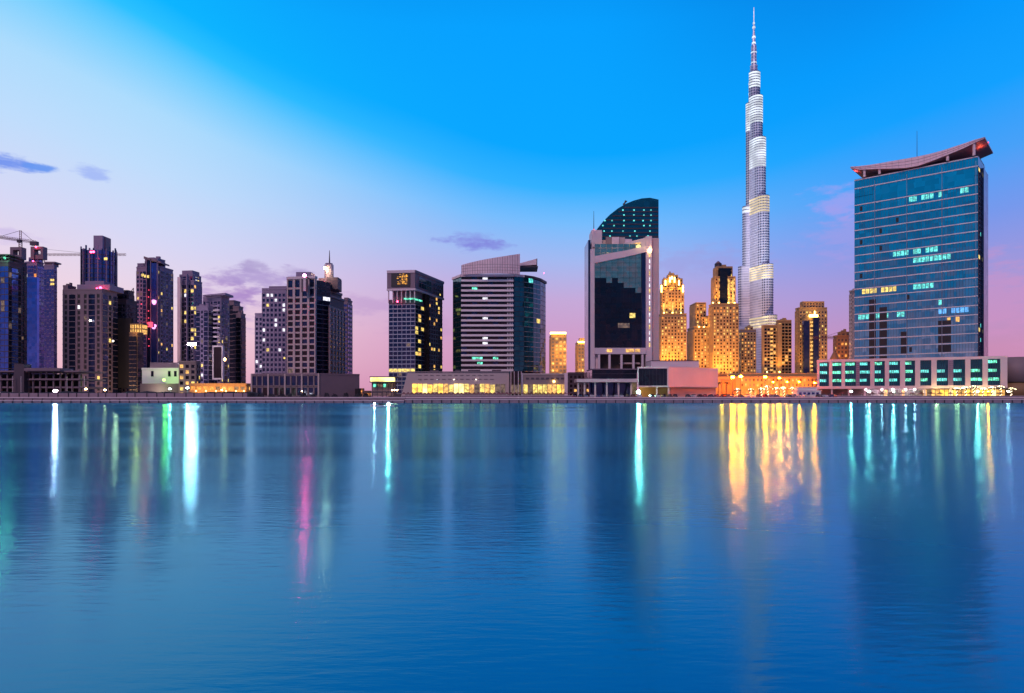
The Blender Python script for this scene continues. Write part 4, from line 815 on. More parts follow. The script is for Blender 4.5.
bpart(B, 'dark_glass', lambda m: (pbox(m, 803.5, 809.5, 321, 384, YH-6, 3, 'glass_navy'), pbox(m, 813.5, 819, 317, 384, YH-6.5, 3, 'glass_navy')))
for i in range(15): bpart(B, 'lit_window', lambda m: pbox(m, 810.3, 812.8, 321+i*4, 323+i*4, YH-5.5, .5, 'lit_warm'))
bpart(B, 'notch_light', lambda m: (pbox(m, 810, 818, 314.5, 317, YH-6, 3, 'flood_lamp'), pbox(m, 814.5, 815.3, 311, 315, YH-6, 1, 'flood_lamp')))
flood(B, 801, 374, YH, 110000, 60, 14); flood(B, 812, 372, YH, 60000, 60, 14, fix=False); flood(B, 821, 372, YH, 120000, 60, 12); flood(B, 818, 314, YH, 30000, 30, 8, fix=False); B.close()
B = tower('slim_tower', 620, [(849.5, 853, 862, 290.5, None)], 'beige_dark', 'slim brown tower peeking out behind the left edge of the blue office tower', cell=(3.4, 3.6), glassm='glass_brown', lit=(('lit_warm', .03),), frame='beige', wf=.5, hf=.5, prouds=(.5, .4))
B = tower('scaffolded_tower', 640, [(833.5, 837, 851, 336, None), (838, 841, 850, 332.5, 336, 4)], 'terracotta', 'orange lit unfinished tower with a crane arm, left of the slim brown tower', cell=(3.4, 3.6), glassm='brown', lit=(('lit_orange', .2), ('lit_warm', .08)), frame='terracotta', wf=.6, hf=.6, prouds=(.5, .4), close=False)
flood(B, 838, 372, 640, 60000, 50, 16, (1, .35, .05), False); B.close()
r = root('orange_dome', (X(834.5, 560), 560, GZ), 'small orange pointed dome on a drum beside the scaffolded tower', 'dome')
bpart(r, 'drum', lambda m: m.cyl((X(834.5, 560), 560, GZ), (X(834.5, 560), 560, Z(362, 560)), 3.6, 3.6, 'terracotta', 12))
bpart(r, 'dome', lambda m: (m.cyl((X(834.5, 560), 560, Z(362, 560)), (X(834.5, 560), 560, Z(357.5, 560)), 4.4, 3.2, 'terracotta', 12), m.cyl((X(834.5, 560), 560, Z(357.5, 560)), (X(834.5, 560), 560, Z(350, 560)), 3.2, .2, 'terracotta', 12)))
light(r, (X(833, 548), 549, Z(366, 560)), 9000, (1, .35, .05))
crane('tower_crane', 'small tower crane with level jib left of the scaffolded tower', 845, 655, 337.6, 330, 345, 811, 852)

# ================================================================ NEEDLE TOWER (the very tall one)
YK = 1450
ck = (X(753.8, YK), YK)
r = root('needle_tower', (ck[0], ck[1], GZ), 'extremely tall silver needle tower with stepped wings and lit bands', 'skyscraper')
mpp = YK/F
def capsule(phi, rad, hw, n=7, base=0):
    c, s = cos(radians(phi)), sin(radians(phi)); L = max(0, rad-hw)
    P = [(-s*-hw+base*c*0, c*-hw)]
    P = [(s*hw, -c*hw)]
    for i in range(n+1):
        a = radians(phi)-pi/2+pi*i/n
        P.append((c*L+hw*cos(a), s*L+hw*sin(a)))
    P.append((-s*hw, c*hw))
    return [(ck[0]+x, ck[1]+y) for x, y in P]
def wing(phi, tiers, hw, lamp):
    for k, (rad, py) in enumerate(tiers):
        z1 = Z(py, YK); P = capsule(phi, rad, hw-.02*k)
        t = MB(); t.prism(P, GZ, z1, 'burj_glass'); w = t.build('wing_tier', r)
        zl = Z(tiers[k-1][1], YK) if k else GZ
        # only the walls above the tier outside need fins
        f = MB(); lo = zl if k == 0 else zl-4
        cnt = max(1, int((z1-lo)/5.2))
        for j in range(cnt):
            q = lo+(z1-lo)*j/cnt; f.prism([(ck[0]+(x-ck[0])*1.0+(x-ck[0])*.012, ck[1]+(y-ck[1])*1.012) for x, y in capsule(phi, rad+.5, hw+.45)], q, q+1.9, 'silver')
        # vertical fins on the rounded end
        for i in range(2, 9, 1):
            x, y = P[i-1] if i-1 < len(P) else P[-1]
            f.cyl((x, y, lo), (x, y, z1), .85, .85, 'glass_navy', 4)
        f.build('tier_fins', w)
        if lamp and lamp[k]:
            hL, mt = lamp[k]
            l = MB()
            n_ = max(2, int(hL/5))
            for j in range(n_):
                q = z1-hL+hL*j/n_; l.prism(capsule(phi, rad+1.0, hw+.9), q, q+hL/n_*.62, mt)
            l.build('tier_lights', w)
W_, A_ = 'burj_light', 'burj_warm'
wing(160, [(40, 326), (31, 266), (22.5, 206), (15.5, 103)], 8.6, [None, None, (14, W_), (60, W_)])
wing(38, [(58, 300), (47, 247), (35, 180), (23, 131), (15, 108)], 9.2, [None, None, (12, W_), (46, W_), (30, W_)])
wing(-72, [(66, 318), (54, 268), (42, 200), (31, 141), (21, 98), (13, 73)], 11.5, [(24, A_), (30, A_), (34, A_), (62, W_), (58, W_), (34, W_)])
t = MB(); n = 12
def ringk(rad): return [(ck[0]+rad*cos(2*pi*i/n), ck[1]+rad*sin(2*pi*i/n)) for i in range(n)]
t.prism(ringk(10.5), GZ, Z(82, YK), 'burj_glass'); t.prism(ringk(7.5), GZ, Z(66, YK), 'burj_glass'); t.prism(ringk(5.6), GZ, Z(46, YK), 'burj_glass')
core = t.build('core', r)
f = MB()
for i in range(26):
    zz = Z(135-i*3.4, YK); rad = 10.9 if zz < Z(82, YK) else 7.9 if zz < Z(66, YK) else 5.9
    f.prism(ringk(rad), zz, zz+2.2, 'silver' if i % 3 else 'burj_light')
f.build('core_bands', core)
t = MB(); t.cyl((ck[0], ck[1], Z(47, YK)), (ck[0], ck[1], Z(34, YK)), 3.6, 2.6, 'silver', 10); t.cyl((ck[0], ck[1], Z(34, YK)), (ck[0], ck[1], Z(25, YK)), 2.2, 1.4, 'silver', 10)
t.cyl((ck[0], ck[1], Z(25, YK)), (ck[0], ck[1], Z(7.5, YK)), 1.15, .7, 'silver', 8); sp = t.build('spire', r)
for py, rd in ((44, 4.2), (38, 3.8), (28, 3.2), (24, 2.2)): t = MB(); t.cyl((ck[0], ck[1], Z(py, YK)), (ck[0], ck[1], Z(py-1.6, YK)), rd, rd*.85, 'burj_light', 10); t.build('light_ring', sp)
t = MB(); t.cyl((ck[0], ck[1]-1.3, Z(24, YK)), (ck[0], ck[1]-1.3, Z(8, YK)), .5, .35, 'burj_light', 6); t.build('light_strip', sp)
light(r, (X(748, 1120), 1120, 60), 2.6e7, (.82, .88, 1), 4, 62, (X(754, 1440), 1440, 520))
light(r, (X(759, 1330), 1330, 40), 4000000, (1, .55, .25), 4, 60, (X(757, 1400), 1400, 260))
light(r, (X(745, 1360), 1350, 60), 900000, (1, .6, .45), 4, 50, (X(748, 1430), 1430, 260))

# ================================================================ AMBER MARKET HALL
YM = 420
B = Bld('amber_hall', [(X(716, YM), YM), (X(830, YM), YM), (X(830, YM), YM+30), (X(716, YM), YM+30)], 'long amber lit hall with rows of square openings behind the palm trees', 'hall', None, 100)
B.body([(X(716, YM), YM), (X(832, YM), YM), (X(832, YM), YM+30), (X(716, YM), YM+30)], GZ, Z(376.5, YM), 'sand')
bpart(B, 'upper_storey', lambda m: (pbox(m, 740, 822, 373, 376.5, YM+3, 20, 'sand'), pbox(m, 717, 727, 374, 377, YM+2, 12, 'terracotta')))
B.facade((X(740, YM), YM), (X(818, YM), YM), Z(387.5, YM), Z(377.5, YM), 20, 2, .5, .52, 'brown', (('lit_warm', .3), ('lit_dim', .3)), 'sand', (.5, .4))
B.facade((X(740, YM), YM), (X(800, YM), YM), GZ, Z(388.5, YM), 14, 1, .6, .7, 'lit_dim', (('lit_orange', .4), ('lit_warm', .4)), 'sand', (.6, .5))
bpart(B, 'lit_wall', lambda m: pbox(m, 722, 736, 380, 394, YM-1, .8, 'terracotta'))
for px in (722, 732, 745, 757, 768, 780, 791, 803, 812):
    light(B.r, (X(px, YM-8), YM-8, 10), 11000, (1, .24, .01), 1)
B.close()
def street_lamp(px, py, Y, mat='sodium_lamp', e=0, col=(1, .5, .08), label='', rr=.85):
    x = X(px, Y); zt = Z(py, Y); r = root('street_lamp', (x, Y, GZ), label, 'street lamp', 'street lamps along the waterfront')
    m = MB(); m.cyl((x, Y, GZ), (x, Y, zt-.4), .16, .09, 'dark_steel', 6); m.build('pole', r)
    m = MB(); m.cyl((x, Y, zt-.5), (x, Y, zt-.1), .25, .5, 'dark_steel', 8); m.build('lamp_bracket', r)
    m = MB(); m.ball((x, Y-.1, zt), rr, mat, 10, .6); m.build('lamp_head', r)
    m = MB(); m.box((x-rr*1.04, Y-.06, zt-rr*.66), (x+rr*1.04, Y+rr, zt+rr*.64), 'black'); m.build('light_shield', r)  # black block added to keep the lamp's light off the walls behind
    if e: light(r, (x, Y-2, zt-1.5), e, col, .5)
    return r
for k, (px, py, Y, mt, e, rr, lb) in enumerate([
    (732.6, 377.2, 327, 'sodium_lamp', 0, .85, 'left of the two tallest sodium street lamps by the annex wall'), (740.6, 376.5, 327, 'sodium_lamp', 0, .85, 'right of the two tallest sodium street lamps by the annex wall'),
    (765, 377, 350, 'sodium_lamp', 0, .8, 'sodium street lamp before the foot of the needle tower'), (779.3, 378, 350, 'sodium_lamp', 0, .65, 'sodium street lamp before the glass fronted tower'),
    (773, 382, 380, 'sodium_lamp', 0, .5, 'small sodium lamp in front of the amber hall, between two taller lamps'), (787, 382, 380, 'sodium_lamp', 0, .5, 'small sodium lamp over the palm trees in front of the amber hall'),
    (799, 382, 380, 'sodium_lamp', 0, .5, 'small sodium lamp above the white kiosk'), (814.5, 383, 340, 'sodium_lamp', 0, .55, 'sodium lamp at the left corner of the pillared podium'),
    (55.5, 391, 335, 'pink_lamp', 0, .9, 'white lamp in front of the unfinished concrete frame'), (86, 389, 350, 'warm_lamp', 2000, .6, 'warm white lamp at the foot of the grey crowned tower'),
    (105, 390, 350, 'warm_lamp', 3000, .6, 'warm lamp in front of the black netting'), (170, 389, 345, 'cyan_lamp', 0, .42, 'greenish lamp in front of the low white hall'), (187.5, 388, 345, 'cyan_lamp', 0, .55, 'bright cyan lamp beside the orange arcade'),
    (222, 390, 350, 'warm_lamp', 1500, .4, 'dim warm lamp at the middle of the orange arcade'), (302, 391, 330, 'warm_lamp', 0, .2, 'tiny lamp in front of the wide dark windowed podium')]):
    street_lamp(px, py, Y, mt, e, (1, .5, .08) if mt == 'sodium_lamp' else (1, .75, .5), lb, rr)

def palm(px, Y, h, lit=True, label=''):
    x = X(px, Y); r = root('palm_tree', (x, Y, GZ), label, 'palm tree', 'palm trees wound with string lights')
    m = MB(); bend = random.uniform(-.4, .4); m.cyl((x, Y, GZ), (x+bend, Y, GZ+h), .28, .2, 'trunk', 7); tr = m.build('trunk', r)
    m = MB()
    for k in range(13):
        a = 2*pi*k/13+random.random()*.3; L = random.uniform(2.2, 3.0); up = random.uniform(.2, 1.1); prev = None
        for i in range(6):
            t = i/5; c = (x+bend+cos(a)*L*t, Y+sin(a)*L*t, GZ+h+up*t*1.6-2.2*t*t)
            w = .34*sin(pi*min(.95, t+.12)); q = ((c[0]-sin(a)*w, c[1]+cos(a)*w, c[2]-.12), (c[0]+sin(a)*w, c[1]-cos(a)*w, c[2]-.12), c)
            if prev:
                m.poly([prev[0], q[0], q[2], prev[2]], [(0,1,2,3)], 'leaf'); m.poly([prev[2], q[2], q[1], prev[1]], [(0,1,2,3)], 'leaf')
            prev = q
    m.build('crown', r)
    if lit:
        m = MB()
        for i in range(int(h*4)):
            a = i*1.1; z = GZ+.3+i*.25; m.ball((x+bend*(i/(h*4))+cos(a)*.3, Y+sin(a)*.3, z), .12, 'string_light', 4)
        for k in range(22):
            a = random.uniform(0, 2*pi); d = random.uniform(.2, 1.9); m.ball((x+bend+cos(a)*d, Y+sin(a)*d, GZ+h+.35-.35*d*d*.6), .14, 'string_light', 4)
        m.build('string_lights', r)
pl = [(737, 'palm wound with lights, leftmost, right of the annex'), (750, 'palm wound with lights before the left part of the amber hall'), (762, 'bright palm left of the amber hall doorway'), (768, 'palm under the sodium lamp by the needle tower foot'),
      (776, 'palm wound with lights near the middle of the amber hall'), (784, 'palm wound with lights, second left of the white kiosk'), (793, 'tall bright palm just left of the white kiosk')]
for px, lb in pl: palm(px, 340+random.uniform(-3, 6), random.uniform(4.3, 5.8) if px > 755 else 4, True, lb)
for px, lb in [(718, 'unlit palm against the amber hall end wall, left one'), (726, 'unlit palm against the amber hall end wall, right one')]: palm(px, 395, 8.5, False, lb)
for i, px in enumerate([957, 966, 974, 983, 992, 1001, 1011]):
    palm(px, 331+(i % 2)*1.5, 4.2+(i % 3)*.5, True, ['lit palm under the podium pillars, leftmost of the right-hand row', 'lit palm second from the left in the row under the right podium', 'lit palm third from the left in the row under the right podium', 'middle lit palm of the row under the right podium', 'lit palm third from the right in the row by the grey drum wall', 'lit palm second from the right in the row by the grey drum wall', 'lit palm nearest the right edge by the grey drum wall'][i])
# white kiosk
r = root('white_kiosk', (X(808, 336), 336, GZ), 'white two storey kiosk with stepped decks at the left end of the pillared podium', 'kiosk')
bpart(r, 'wall', lambda m: (pbox(m, 797.5, 821, 390.8, 396.8, 334, 6, 'white_paint'), pbox(m, 797.8, 817, 387.6, 390.8, 335.5, 4, 'white_paint')))
bpart(r, 'deck_rim', lambda m: (pbox(m, 797, 822, 390.4, 391, 333.6, 7, 'pale_panel'), pbox(m, 797.4, 818.5, 387, 387.8, 335, 5, 'pale_panel')))
for i in range(5): bpart(r, 'window', lambda m: pbox(m, 799+i*4.3, 801.8+i*4.3, 392.2, 394.4, 333.8, .4, 'glass_violet'))

# ================================================================ OFFICE TOWER WITH THE CURVED ROOF
PB = (X(978, 385), 385); PA = (X(854.5, 428), 428)
L = math.hypot(PB[0]-PA[0], PB[1]-PA[1]); u = ((PB[0]-PA[0])/L, (PB[1]-PA[1])/L); nn = (u[1], -u[0])
dpt = 26; PC = (PB[0]-nn[0]*dpt, PB[1]-nn[1]*dpt); PD = (PA[0]-nn[0]*dpt, PA[1]-nn[1]*dpt)
B = Bld('office_tower', [PA, PB, PC, PD], 'broad blue glass office tower with an upswept winged roof and rows of cyan lit windows', 'tower')
ztp = Z(155.5, 385)
B.body([PA, PB, PC, PD], GZ, ztp, 'glass_dark')
zr0 = Z(361, 385)
nf_ = 22; hz = (ztp-.7-zr0)/nf_; nc = 30
# storeys: one glass band each (its panes are in the pattern), with lit windows let in
def lits(j):
    return {18: [(13, 28, 'lit_cyan', .62)], 17: [], 12: [(10, 22, 'lit_cyan', .8)], 11: [(15, 25, 'lit_cyan', .6)], 8: [(2, 11, 'lit_yellow', .9), (15, 21, 'lit_cyan', .8)], 5: [(1, 14, 'lit_cyan', .85), (21, 28, 'lit_blue', .9)], 4: [(22, 28, 'lit_warm', .5)], 6: [(21, 22, 'lit_cyan', .3)]}.get(j, [])
for j in range(nf_):
    q = zr0+hz*j
    B_ = bpart(B, 'storey_glass', lambda m: m.obox(ins(PA, PB, .002), ins(PA, PB, .998), q+.12, q+hz-.12, 0, .2, 'glass_prism'))
    def mul(m):
        for i in range(1, 44): m.obox(ins(PA, PB, i/44-.0006), ins(PA, PB, i/44+.0006), q+.12, q+hz-.12, .2, .3, 'dark_steel')
    m = MB(); mul(m); m.build('mullions', B_)
    for a, b, mt, pr in lits(j):
        for i in range(a, b):
            if random.random() < pr:
                m = MB(); t0 = (i+.08)/nc; t1 = (i+.9)/nc; m.obox(ins(PA, PB, t0), ins(PA, PB, t1), q+hz*.35, q+hz*.9, .2, .26, mt); m.build('lit_window', B_)
bpart(B, 'plain_band', lambda m: m.obox(ins(PA, PB, .17), ins(PA, PB, .97), zr0+hz*19.15, zr0+hz*20.9, .2, .42, 'glass_prism'))
bpart(B, 'floor_lines', lambda m: [m.obox(ins(PA, PB, 0), ins(PA, PB, 1), zr0+hz*j-.24, zr0+hz*j+.24, 0, .75, 'white_paint') for j in range(nf_+1) if j != 20] and None)
for k, (a, b, c, d) in enumerate([(.13, .19, 0, 7.7), (.22, .285, 0, 6.9), (.40, .45, 1, 3.5), (.70, .80, 1, 4.8)]):
    for j in range(c, int(d)+1):
        bpart(B, 'open_bay', lambda m: m.obox(ins(PA, PB, a), ins(PA, PB, b), zr0+hz*(j+.1), zr0+hz*(j+.9 if j+1 < d else j+.6), .2, .36, 'black'))
for t, j in ((.05, 18), (.36, 16), (.22, 15), (.05, 14), (.22, 13), (.05, 10), (.45, 7), (.47, 1)): bpart(B, 'open_window', lambda m: m.obox(ins(PA, PB, t), ins(PA, PB, t+.022), zr0+hz*(j+.25), zr0+hz*(j+.8), .2, .34, 'black'))
for t in (.18, .45, .73, .985): bpart(B, 'vertical_fin', lambda m: m.obox(ins(PA, PB, t), ins(PA, PB, t+.003), zr0, ztp-3, 0, .9 , 'steel'))
B.facade(PB, PC, zr0, ztp-6, 4, 40, .8, .8, 'glass_teal', (('lit_cyan', .04), ('lit_yellow', .02)), 'dark_steel', (.2, .3))
bpart(B, 'side_step', lambda m: m.obox(ins(PB, PC, .35), ins(PB, PC, 1.0), zr0, ztp-5, 0, 1.6, 'glass_navy'))
# roof
bpart(B, 'roof_floor', lambda m: m.prism([ins(PA, PD, .1), ins(PB, PC, .1), ins(PC, PB, .1), ins(PD, PA, .1)], ztp-.4, ztp+.5, 'dark_steel'))
def linept(px, off):
    k = (px-512)/F; ax, ay = PA[0]+nn[0]*off, PA[1]+nn[1]*off
    t = (k*ay-ax)/(u[0]-k*u[1]); return (ax+u[0]*t, ay+u[1]*t)
top = [(850.5, 166.6), (860, 166), (870, 164.8), (880, 163.2), (892, 161), (905, 158.8), (918, 156.4), (930, 153.8), (942, 150.6), (953, 147), (964, 143.4), (975, 139.6), (985, 136.8)]
bot = [(850.5, 168.2), (860, 169.6), (870, 169.2), (880, 168.8), (892, 168.6), (905, 168.0), (918, 165.8), (930, 161.6), (942, 157), (953, 152.6), (964, 148), (975, 142.6), (985, 138.2)]
def wingroof(m):
    for k in range(len(top)-1):
        q = []
        for (a, b) in ((top[k], bot[k]), (top[k+1], bot[k+1])):
            p = linept(a[0], 3); d_ = p[1]; q.append((p, Z(a[1], d_), Z(b[1], d_)))
        back = [(p[0]-nn[0]*32, p[1]-nn[1]*32) for p, _, _ in q]; 
        P = [(q[0][0][0], q[0][0][1], q[0][2]), (q[1][0][0], q[1][0][1], q[1][2]), (q[1][0][0], q[1][0][1], q[1][1]), (q[0][0][0], q[0][0][1], q[0][1]),
             (back[0][0], back[0][1], q[0][2]), (back[1][0], back[1][1], q[1][2]), (back[1][0], back[1][1], q[1][1]), (back[0][0], back[0][1], q[0][1])]
        m.poly(P, [(0,1,2,3)], 'pink_panel'); m.poly(P, [(1,0,4,5)], 'mauve_concrete'); m.poly(P, [(3,2,6,7), (5,4,7,6)], 'pink_panel')
        if k == 0: m.poly(P, [(0,3,7,4)], 'pink_panel')
        if k == len(top)-2: m.poly(P, [(1,5,6,2)], 'pink_panel')
rf = bpart(B, 'winged_roof', wingroof)
def rj(m):
    for k in range(len(top)-1):
        for t in (0, .5):
            a = top[k][0]+(top[k+1][0]-top[k][0])*t; p = linept(a, 3.0); p2 = linept(a+.35, 3.0); zt_ = Z(top[k][1]+(top[k+1][1]-top[k][1])*t, p[1]); zb_ = Z(bot[k][1]+(bot[k+1][1]-bot[k][1])*t, p[1])
            m.obox(p, p2, zb_+.1, zt_-.05, -.05, .08, 'beige')
        for f_ in (.33, .66):
            p = linept(top[k][0], 3); p2 = linept(top[k+1][0], 3)
            za = Z(top[k][1]*(1-f_)+bot[k][1]*f_, p[1]); zb2 = Z(top[k+1][1]*(1-f_)+bot[k+1][1]*f_, p2[1])
            m.cyl((p[0]+nn[0]*.05, p[1]+nn[1]*.05, za), (p2[0]+nn[0]*.05, p2[1]+nn[1]*.05, zb2), .1, .1, 'mauve_concrete', 4)
m = MB(); rj(m); m.build('panel_joints', rf)
# the tip beyond the last station
for px in (864.5, 879.5, 947.5, 974): 
    p = linept(px, 1.5); bpart(B, 'roof_post', lambda m: m.cyl((p[0], p[1], ztp), (p[0], p[1], Z(169 if px < 900 else (156 if px < 960 else 143.5), p[1])), .75, .75, 'pale_panel', 8))
p = linept(981, -8); bpart(B, 'red_light', lambda m: m.cyl((p[0]-3, p[1]+2, Z(144.5, p[1])-1.2), (p[0]+3, p[1]-2, Z(141.5, p[1])-1.2), .5, .5, 'red_glow', 6))
light(B.r, (p[0], p[1], Z(144, p[1])-3), 2000, (1, .12, .05), 1)
p = linept(855.5, -4); light(B.r, (p[0], p[1], Z(172, p[1])), 2500, (1, .1, .1), 1)
p = linept(917, -12); bpart(B, 'mast', lambda m: m.cyl((p[0], p[1], ztp), (p[0], p[1], Z(131, p[1])), .22, .1, 'dark_steel', 5))
B.close()
# pillared podium
Q0 = (X(817, 384), 384); Q1 = (X(1007, 346), 346)
B = Bld('pillared_podium', [Q0, Q1, (X(1007, 346)+20, 376), (X(817, 384)+20, 414)], 'three storey podium of pale pillars and green lit glass below the blue office tower', 'podium')
zt = Z(361.5, 384); zu = Z(387.2, 384)
zt2 = Z(357.5, 346)
nq = (-(Q1[1]-Q0[1]), (Q1[0]-Q0[0])); ln = math.hypot(*nq); nq = (nq[0]/ln, nq[1]/ln)
back = lambda p, d: (p[0]+nq[0]*d, p[1]+nq[1]*d)
B.body([Q0, Q1, back(Q1, 38), back(Q0, 24)], zu, zt, 'dark_concrete')
B.body([back(Q0, 5), back(Q1, 5), back(Q1, 30), back(Q0, 20)], GZ, zu, 'beige_dark', 'ground_floor_wall')
bpart(B, 'coping', lambda m: (m.obox(Q0, Q1, zt-.5, zt+.9, -.8, 1.1, 'pale_panel'), m.obox(Q0, Q1, zu-1.0, zu+.5, -.8, 1.1, 'pale_panel')))
def tpx(px):
    k = (px-512)/F; dx, dy = Q1[0]-Q0[0], Q1[1]-Q0[1]; return (k*Q0[1]-Q0[0])/(dx-k*dy)
piers = [(817, 819.5, 0), (829, 832.3, 0), (841.5, 845, 0), (856, 859.6, 1), (870.2, 874.4, 0), (884.8, 889, 0), (900, 905, 0), (915, 920, 0), (931.2, 936.5, 0), (948, 953, 1), (965, 970.2, 0), (982.3, 987.6, 0), (1000.2, 1007, 0)]
for a, b, dot in piers:
    p0, p1 = ins(Q0, Q1, tpx(a)), ins(Q0, Q1, tpx(b)); pr = bpart(B, 'pier', lambda m: m.obox(p0, p1, zu+.5, zt-.5, -.5, .9, 'lilac' if dot else 'pale_panel'))
    if dot:
        m = MB()
        for i in range(12):
            for k in range(3): m.obox(ins(p0, p1, .14+.28*k), ins(p0, p1, .30+.28*k), zu+1+i*1.05, zu+1.5+i*1.05, .9, .96, 'dark_concrete')
        m.build('dot_grille', pr)
for (a, b) in zip(piers, piers[1:]):
    t0, t1 = tpx(a[1]), tpx(b[0]); hh = (zt-zu-1)/3; lum = random.choice(('lit_green', 'lit_green', 'lit_cyan'))
    for j in range(3):
        g = bpart(B, 'window', lambda m: m.obox(ins(Q0, Q1, t0+.001), ins(Q0, Q1, t1-.001), zu+.55+hh*j, zu+.45+hh*(j+1), 0, .12, 'glass_teal'))
        m = MB()
        for k in range(1, 5): m.obox(ins(Q0, Q1, t0+(t1-t0)*k/5), ins(Q0, Q1, t0+(t1-t0)*(k/5+.03)), zu+.55+hh*j, zu+.45+hh*(j+1), .12, .22, 'black')
        m.build('mullions', g)
        if not (j == 2 and 885 < a[0] < 1000 and random.random() < .8):
            m = MB(); m.obox(ins(Q0, Q1, t0+.002), ins(Q0, Q1, t0+(t1-t0)*random.uniform(.6, .97)), zu+.3+hh*(j+1)-hh*.42, zu+.3+hh*(j+1)-hh*.08, .12, .16, lum if random.random() < .8 else 'lit_cyan'); m.build('ceiling_lights', g)
for k, px in enumerate((817.5, 831, 848, 864, 878.5, 900, 924, 950, 976)): bpart(B, 'column', lambda m: m.obox(ins(Q0, Q1, tpx(px)), ins(Q0, Q1, tpx(px+1.7)), GZ, zu-1, -1.4, .3, 'pale_panel'))
for k in range(30):
    t0 = tpx(880+k*4.4); t1 = tpx(880+k*4.4+3.6)
    if t1 > 1: break
    mt = random.choice(('lit_dim', 'lit_dim', 'lit_warm')) if 880+k*4.4 < 930 else random.choice(('lit_shop', 'lit_shop_pale', 'lit_shop', 'lit_warm'))
    bpart(B, 'shop_window', lambda m: m.obox(back(ins(Q0, Q1, t0), 5), back(ins(Q0, Q1, t1), 5), GZ+.6, zu-1.6, .02, .25, mt))
for px in (866, 882, 893, 906, 915): bpart(B, 'soffit_lamp', lambda m: m.ball(back(ins(Q0, Q1, tpx(px)), 1)+(zu-1.5,), .3, 'white_lamp'))
for px in (940, 960, 985): 
    p = ins(Q0, Q1, tpx(px)); light(B.r, (p[0]-4, p[1]-4, 6), 3500, (1, .7, .25), 1)
B.close()
r = root('drum_wall', (X(1018, 350), 356, GZ), 'plain grey rounded wall at the right edge beyond the podium piers', 'building')
bpart(r, 'wall', lambda m: (m.cyl((X(1014.6, 360), 360, GZ+8), (X(1014.6, 360), 360, Z(356.6, 352)), 7.0, 7.0, 'beige_dark', 28), m.cyl((X(1014.6, 360), 360, GZ), (X(1014.6, 360), 360, GZ+8), 6.2, 6.2, 'sand_dark', 28)), True)
bpart(r, 'rear_block', lambda m: m.box((X(1020, 366), 364, GZ), (X(1090, 366), 392, Z(357.5, 366)), 'beige_dark'))
bpart(r, 'window_strip', lambda m: [pbox(m, 1022.5+i*4, 1024.5+i*4, 360, 388, 363.6, .5, 'glass_dark') for i in range(8)] and None)
for px, mt, lb in ((893.5, 'cyan_lamp', 'small cyan lamp before the ninth bay of the podium'), (869, 'cyan_lamp', 'small cyan lamp under the podium left of its wide doors'), (851, 'cyan_lamp', 'small cyan lamp under the second dotted pier from the left'), (977.5, 'cyan_lamp', 'cyan white lamp among the lit palms by the podium'), (988, 'sodium_lamp', 'sodium lamp among the lit palms by the podium'), (1008, 'white_lamp', 'white lamp in front of the grey drum wall')):
    street_lamp(px, 391.5, 329, mt, 0, label=lb, rr=.36 if px < 900 else .45)

# ================================================================ WATERFRONT
# hoarding with posts
r = root('hoarding', (X(120, 322), 323, GZ), 'long brownish site hoarding with dark posts along the left quay', 'hoarding')
bpart(r, 'panels', lambda m: m.box((-330, 323, GZ), (X(247, 323), 323.25, GZ+2.0), 'hoarding'))
for i in range(46):
    x = -325+i*4.6+random.uniform(-.6, .6)
    if x > X(246, 323): break
    bpart(r, 'post', lambda m: m.box((x, 322.7, GZ), (x+.22, 322.97, GZ+2.25), 'black'))
m = MB()
hz_ = [GZ+2.5+.3*sin(i*.5)+.2*sin(i*1.9+1)+random.uniform(-.1, .1) for i in range(72)]
for i in range(71):
    x0, x1 = -335+i*3, -332+i*3
    m.poly([(x0, 326, GZ), (x1, 326, GZ), (x1, 329.5, hz_[i+1]), (x0, 329.5, hz_[i]), (x0, 334, GZ), (x1, 334, GZ)], [(0,1,2,3), (3,2,5,4)], 'dark_leaf')
tag(m.build('earth_bank'), 'low dark earth bank behind the site hoarding', kind='structure')
r = root('quay_railing', (-100, 319.6, GZ), 'low dark railing with many posts along the quay before the wide podium', 'railing')
bpart(r, 'rails', lambda m: [m.box((X(247, 320), 321.3, GZ+z), (X(400, 320), 321.36, GZ+z+.07), 'dark_steel') for z in (.5, 1.1)] and None)
m = MB()
for i in range(96):
    x = X(247, 320)+i*.75
    if x < X(400, 320): bpart(r, 'post', lambda m: m.box((x, 321.28, GZ), (x+.08, 321.4, GZ+1.15), 'dark_steel'))

def bush(px, Y, R, h, mat, label, grp):
    x = X(px, Y); m = MB()
    for k in range(170):
        th = random.uniform(0, 2*pi); z = random.random(); rr = R*sqrt(max(0, 1-(z*.9)**2))*random.uniform(.55, 1.08); c = (x+rr*cos(th), Y+rr*sin(th)*.7, GZ+.1+z*h*random.uniform(.8, 1.15))
        s_ = random.uniform(.12, .3); a = random.uniform(0, pi); b = random.uniform(-1, 1)
        m.poly([(c[0]-cos(a)*s_, c[1]-sin(a)*s_, c[2]-s_*b), (c[0]+sin(a)*s_*.5, c[1], c[2]+s_), (c[0]+cos(a)*s_, c[1]+sin(a)*s_, c[2]+s_*b), (c[0], c[1]-s_*.4, c[2]-s_)], [(0,1,2,3)], mat)
    o = m.build(grp[0], org=(x, Y, GZ)); tag(o, label, grp[1], grp[2])
    return o
b0 = None
for i, px in enumerate([252, 262, 270, 281, 291, 303, 314, 326, 335, 346, 357, 366]):
    lb = 'low dark bush at the foot of the wide podium'
    if b0 is None: b0 = bush(px, 327, 1.7, 1.9, 'dark_leaf', lb, ('bush', 'bush', 'bushes below the wide podium'))
    else:
        c = b0.copy(); COL.objects.link(c); c.location = (X(px, 327)+random.uniform(-.6, .6), 327+random.uniform(-.5, .8), GZ); c.rotation_euler = (0, 0, i*1.3); c.scale = (random.uniform(.8, 1.3),)*2+(random.uniform(.7, 1.2),)

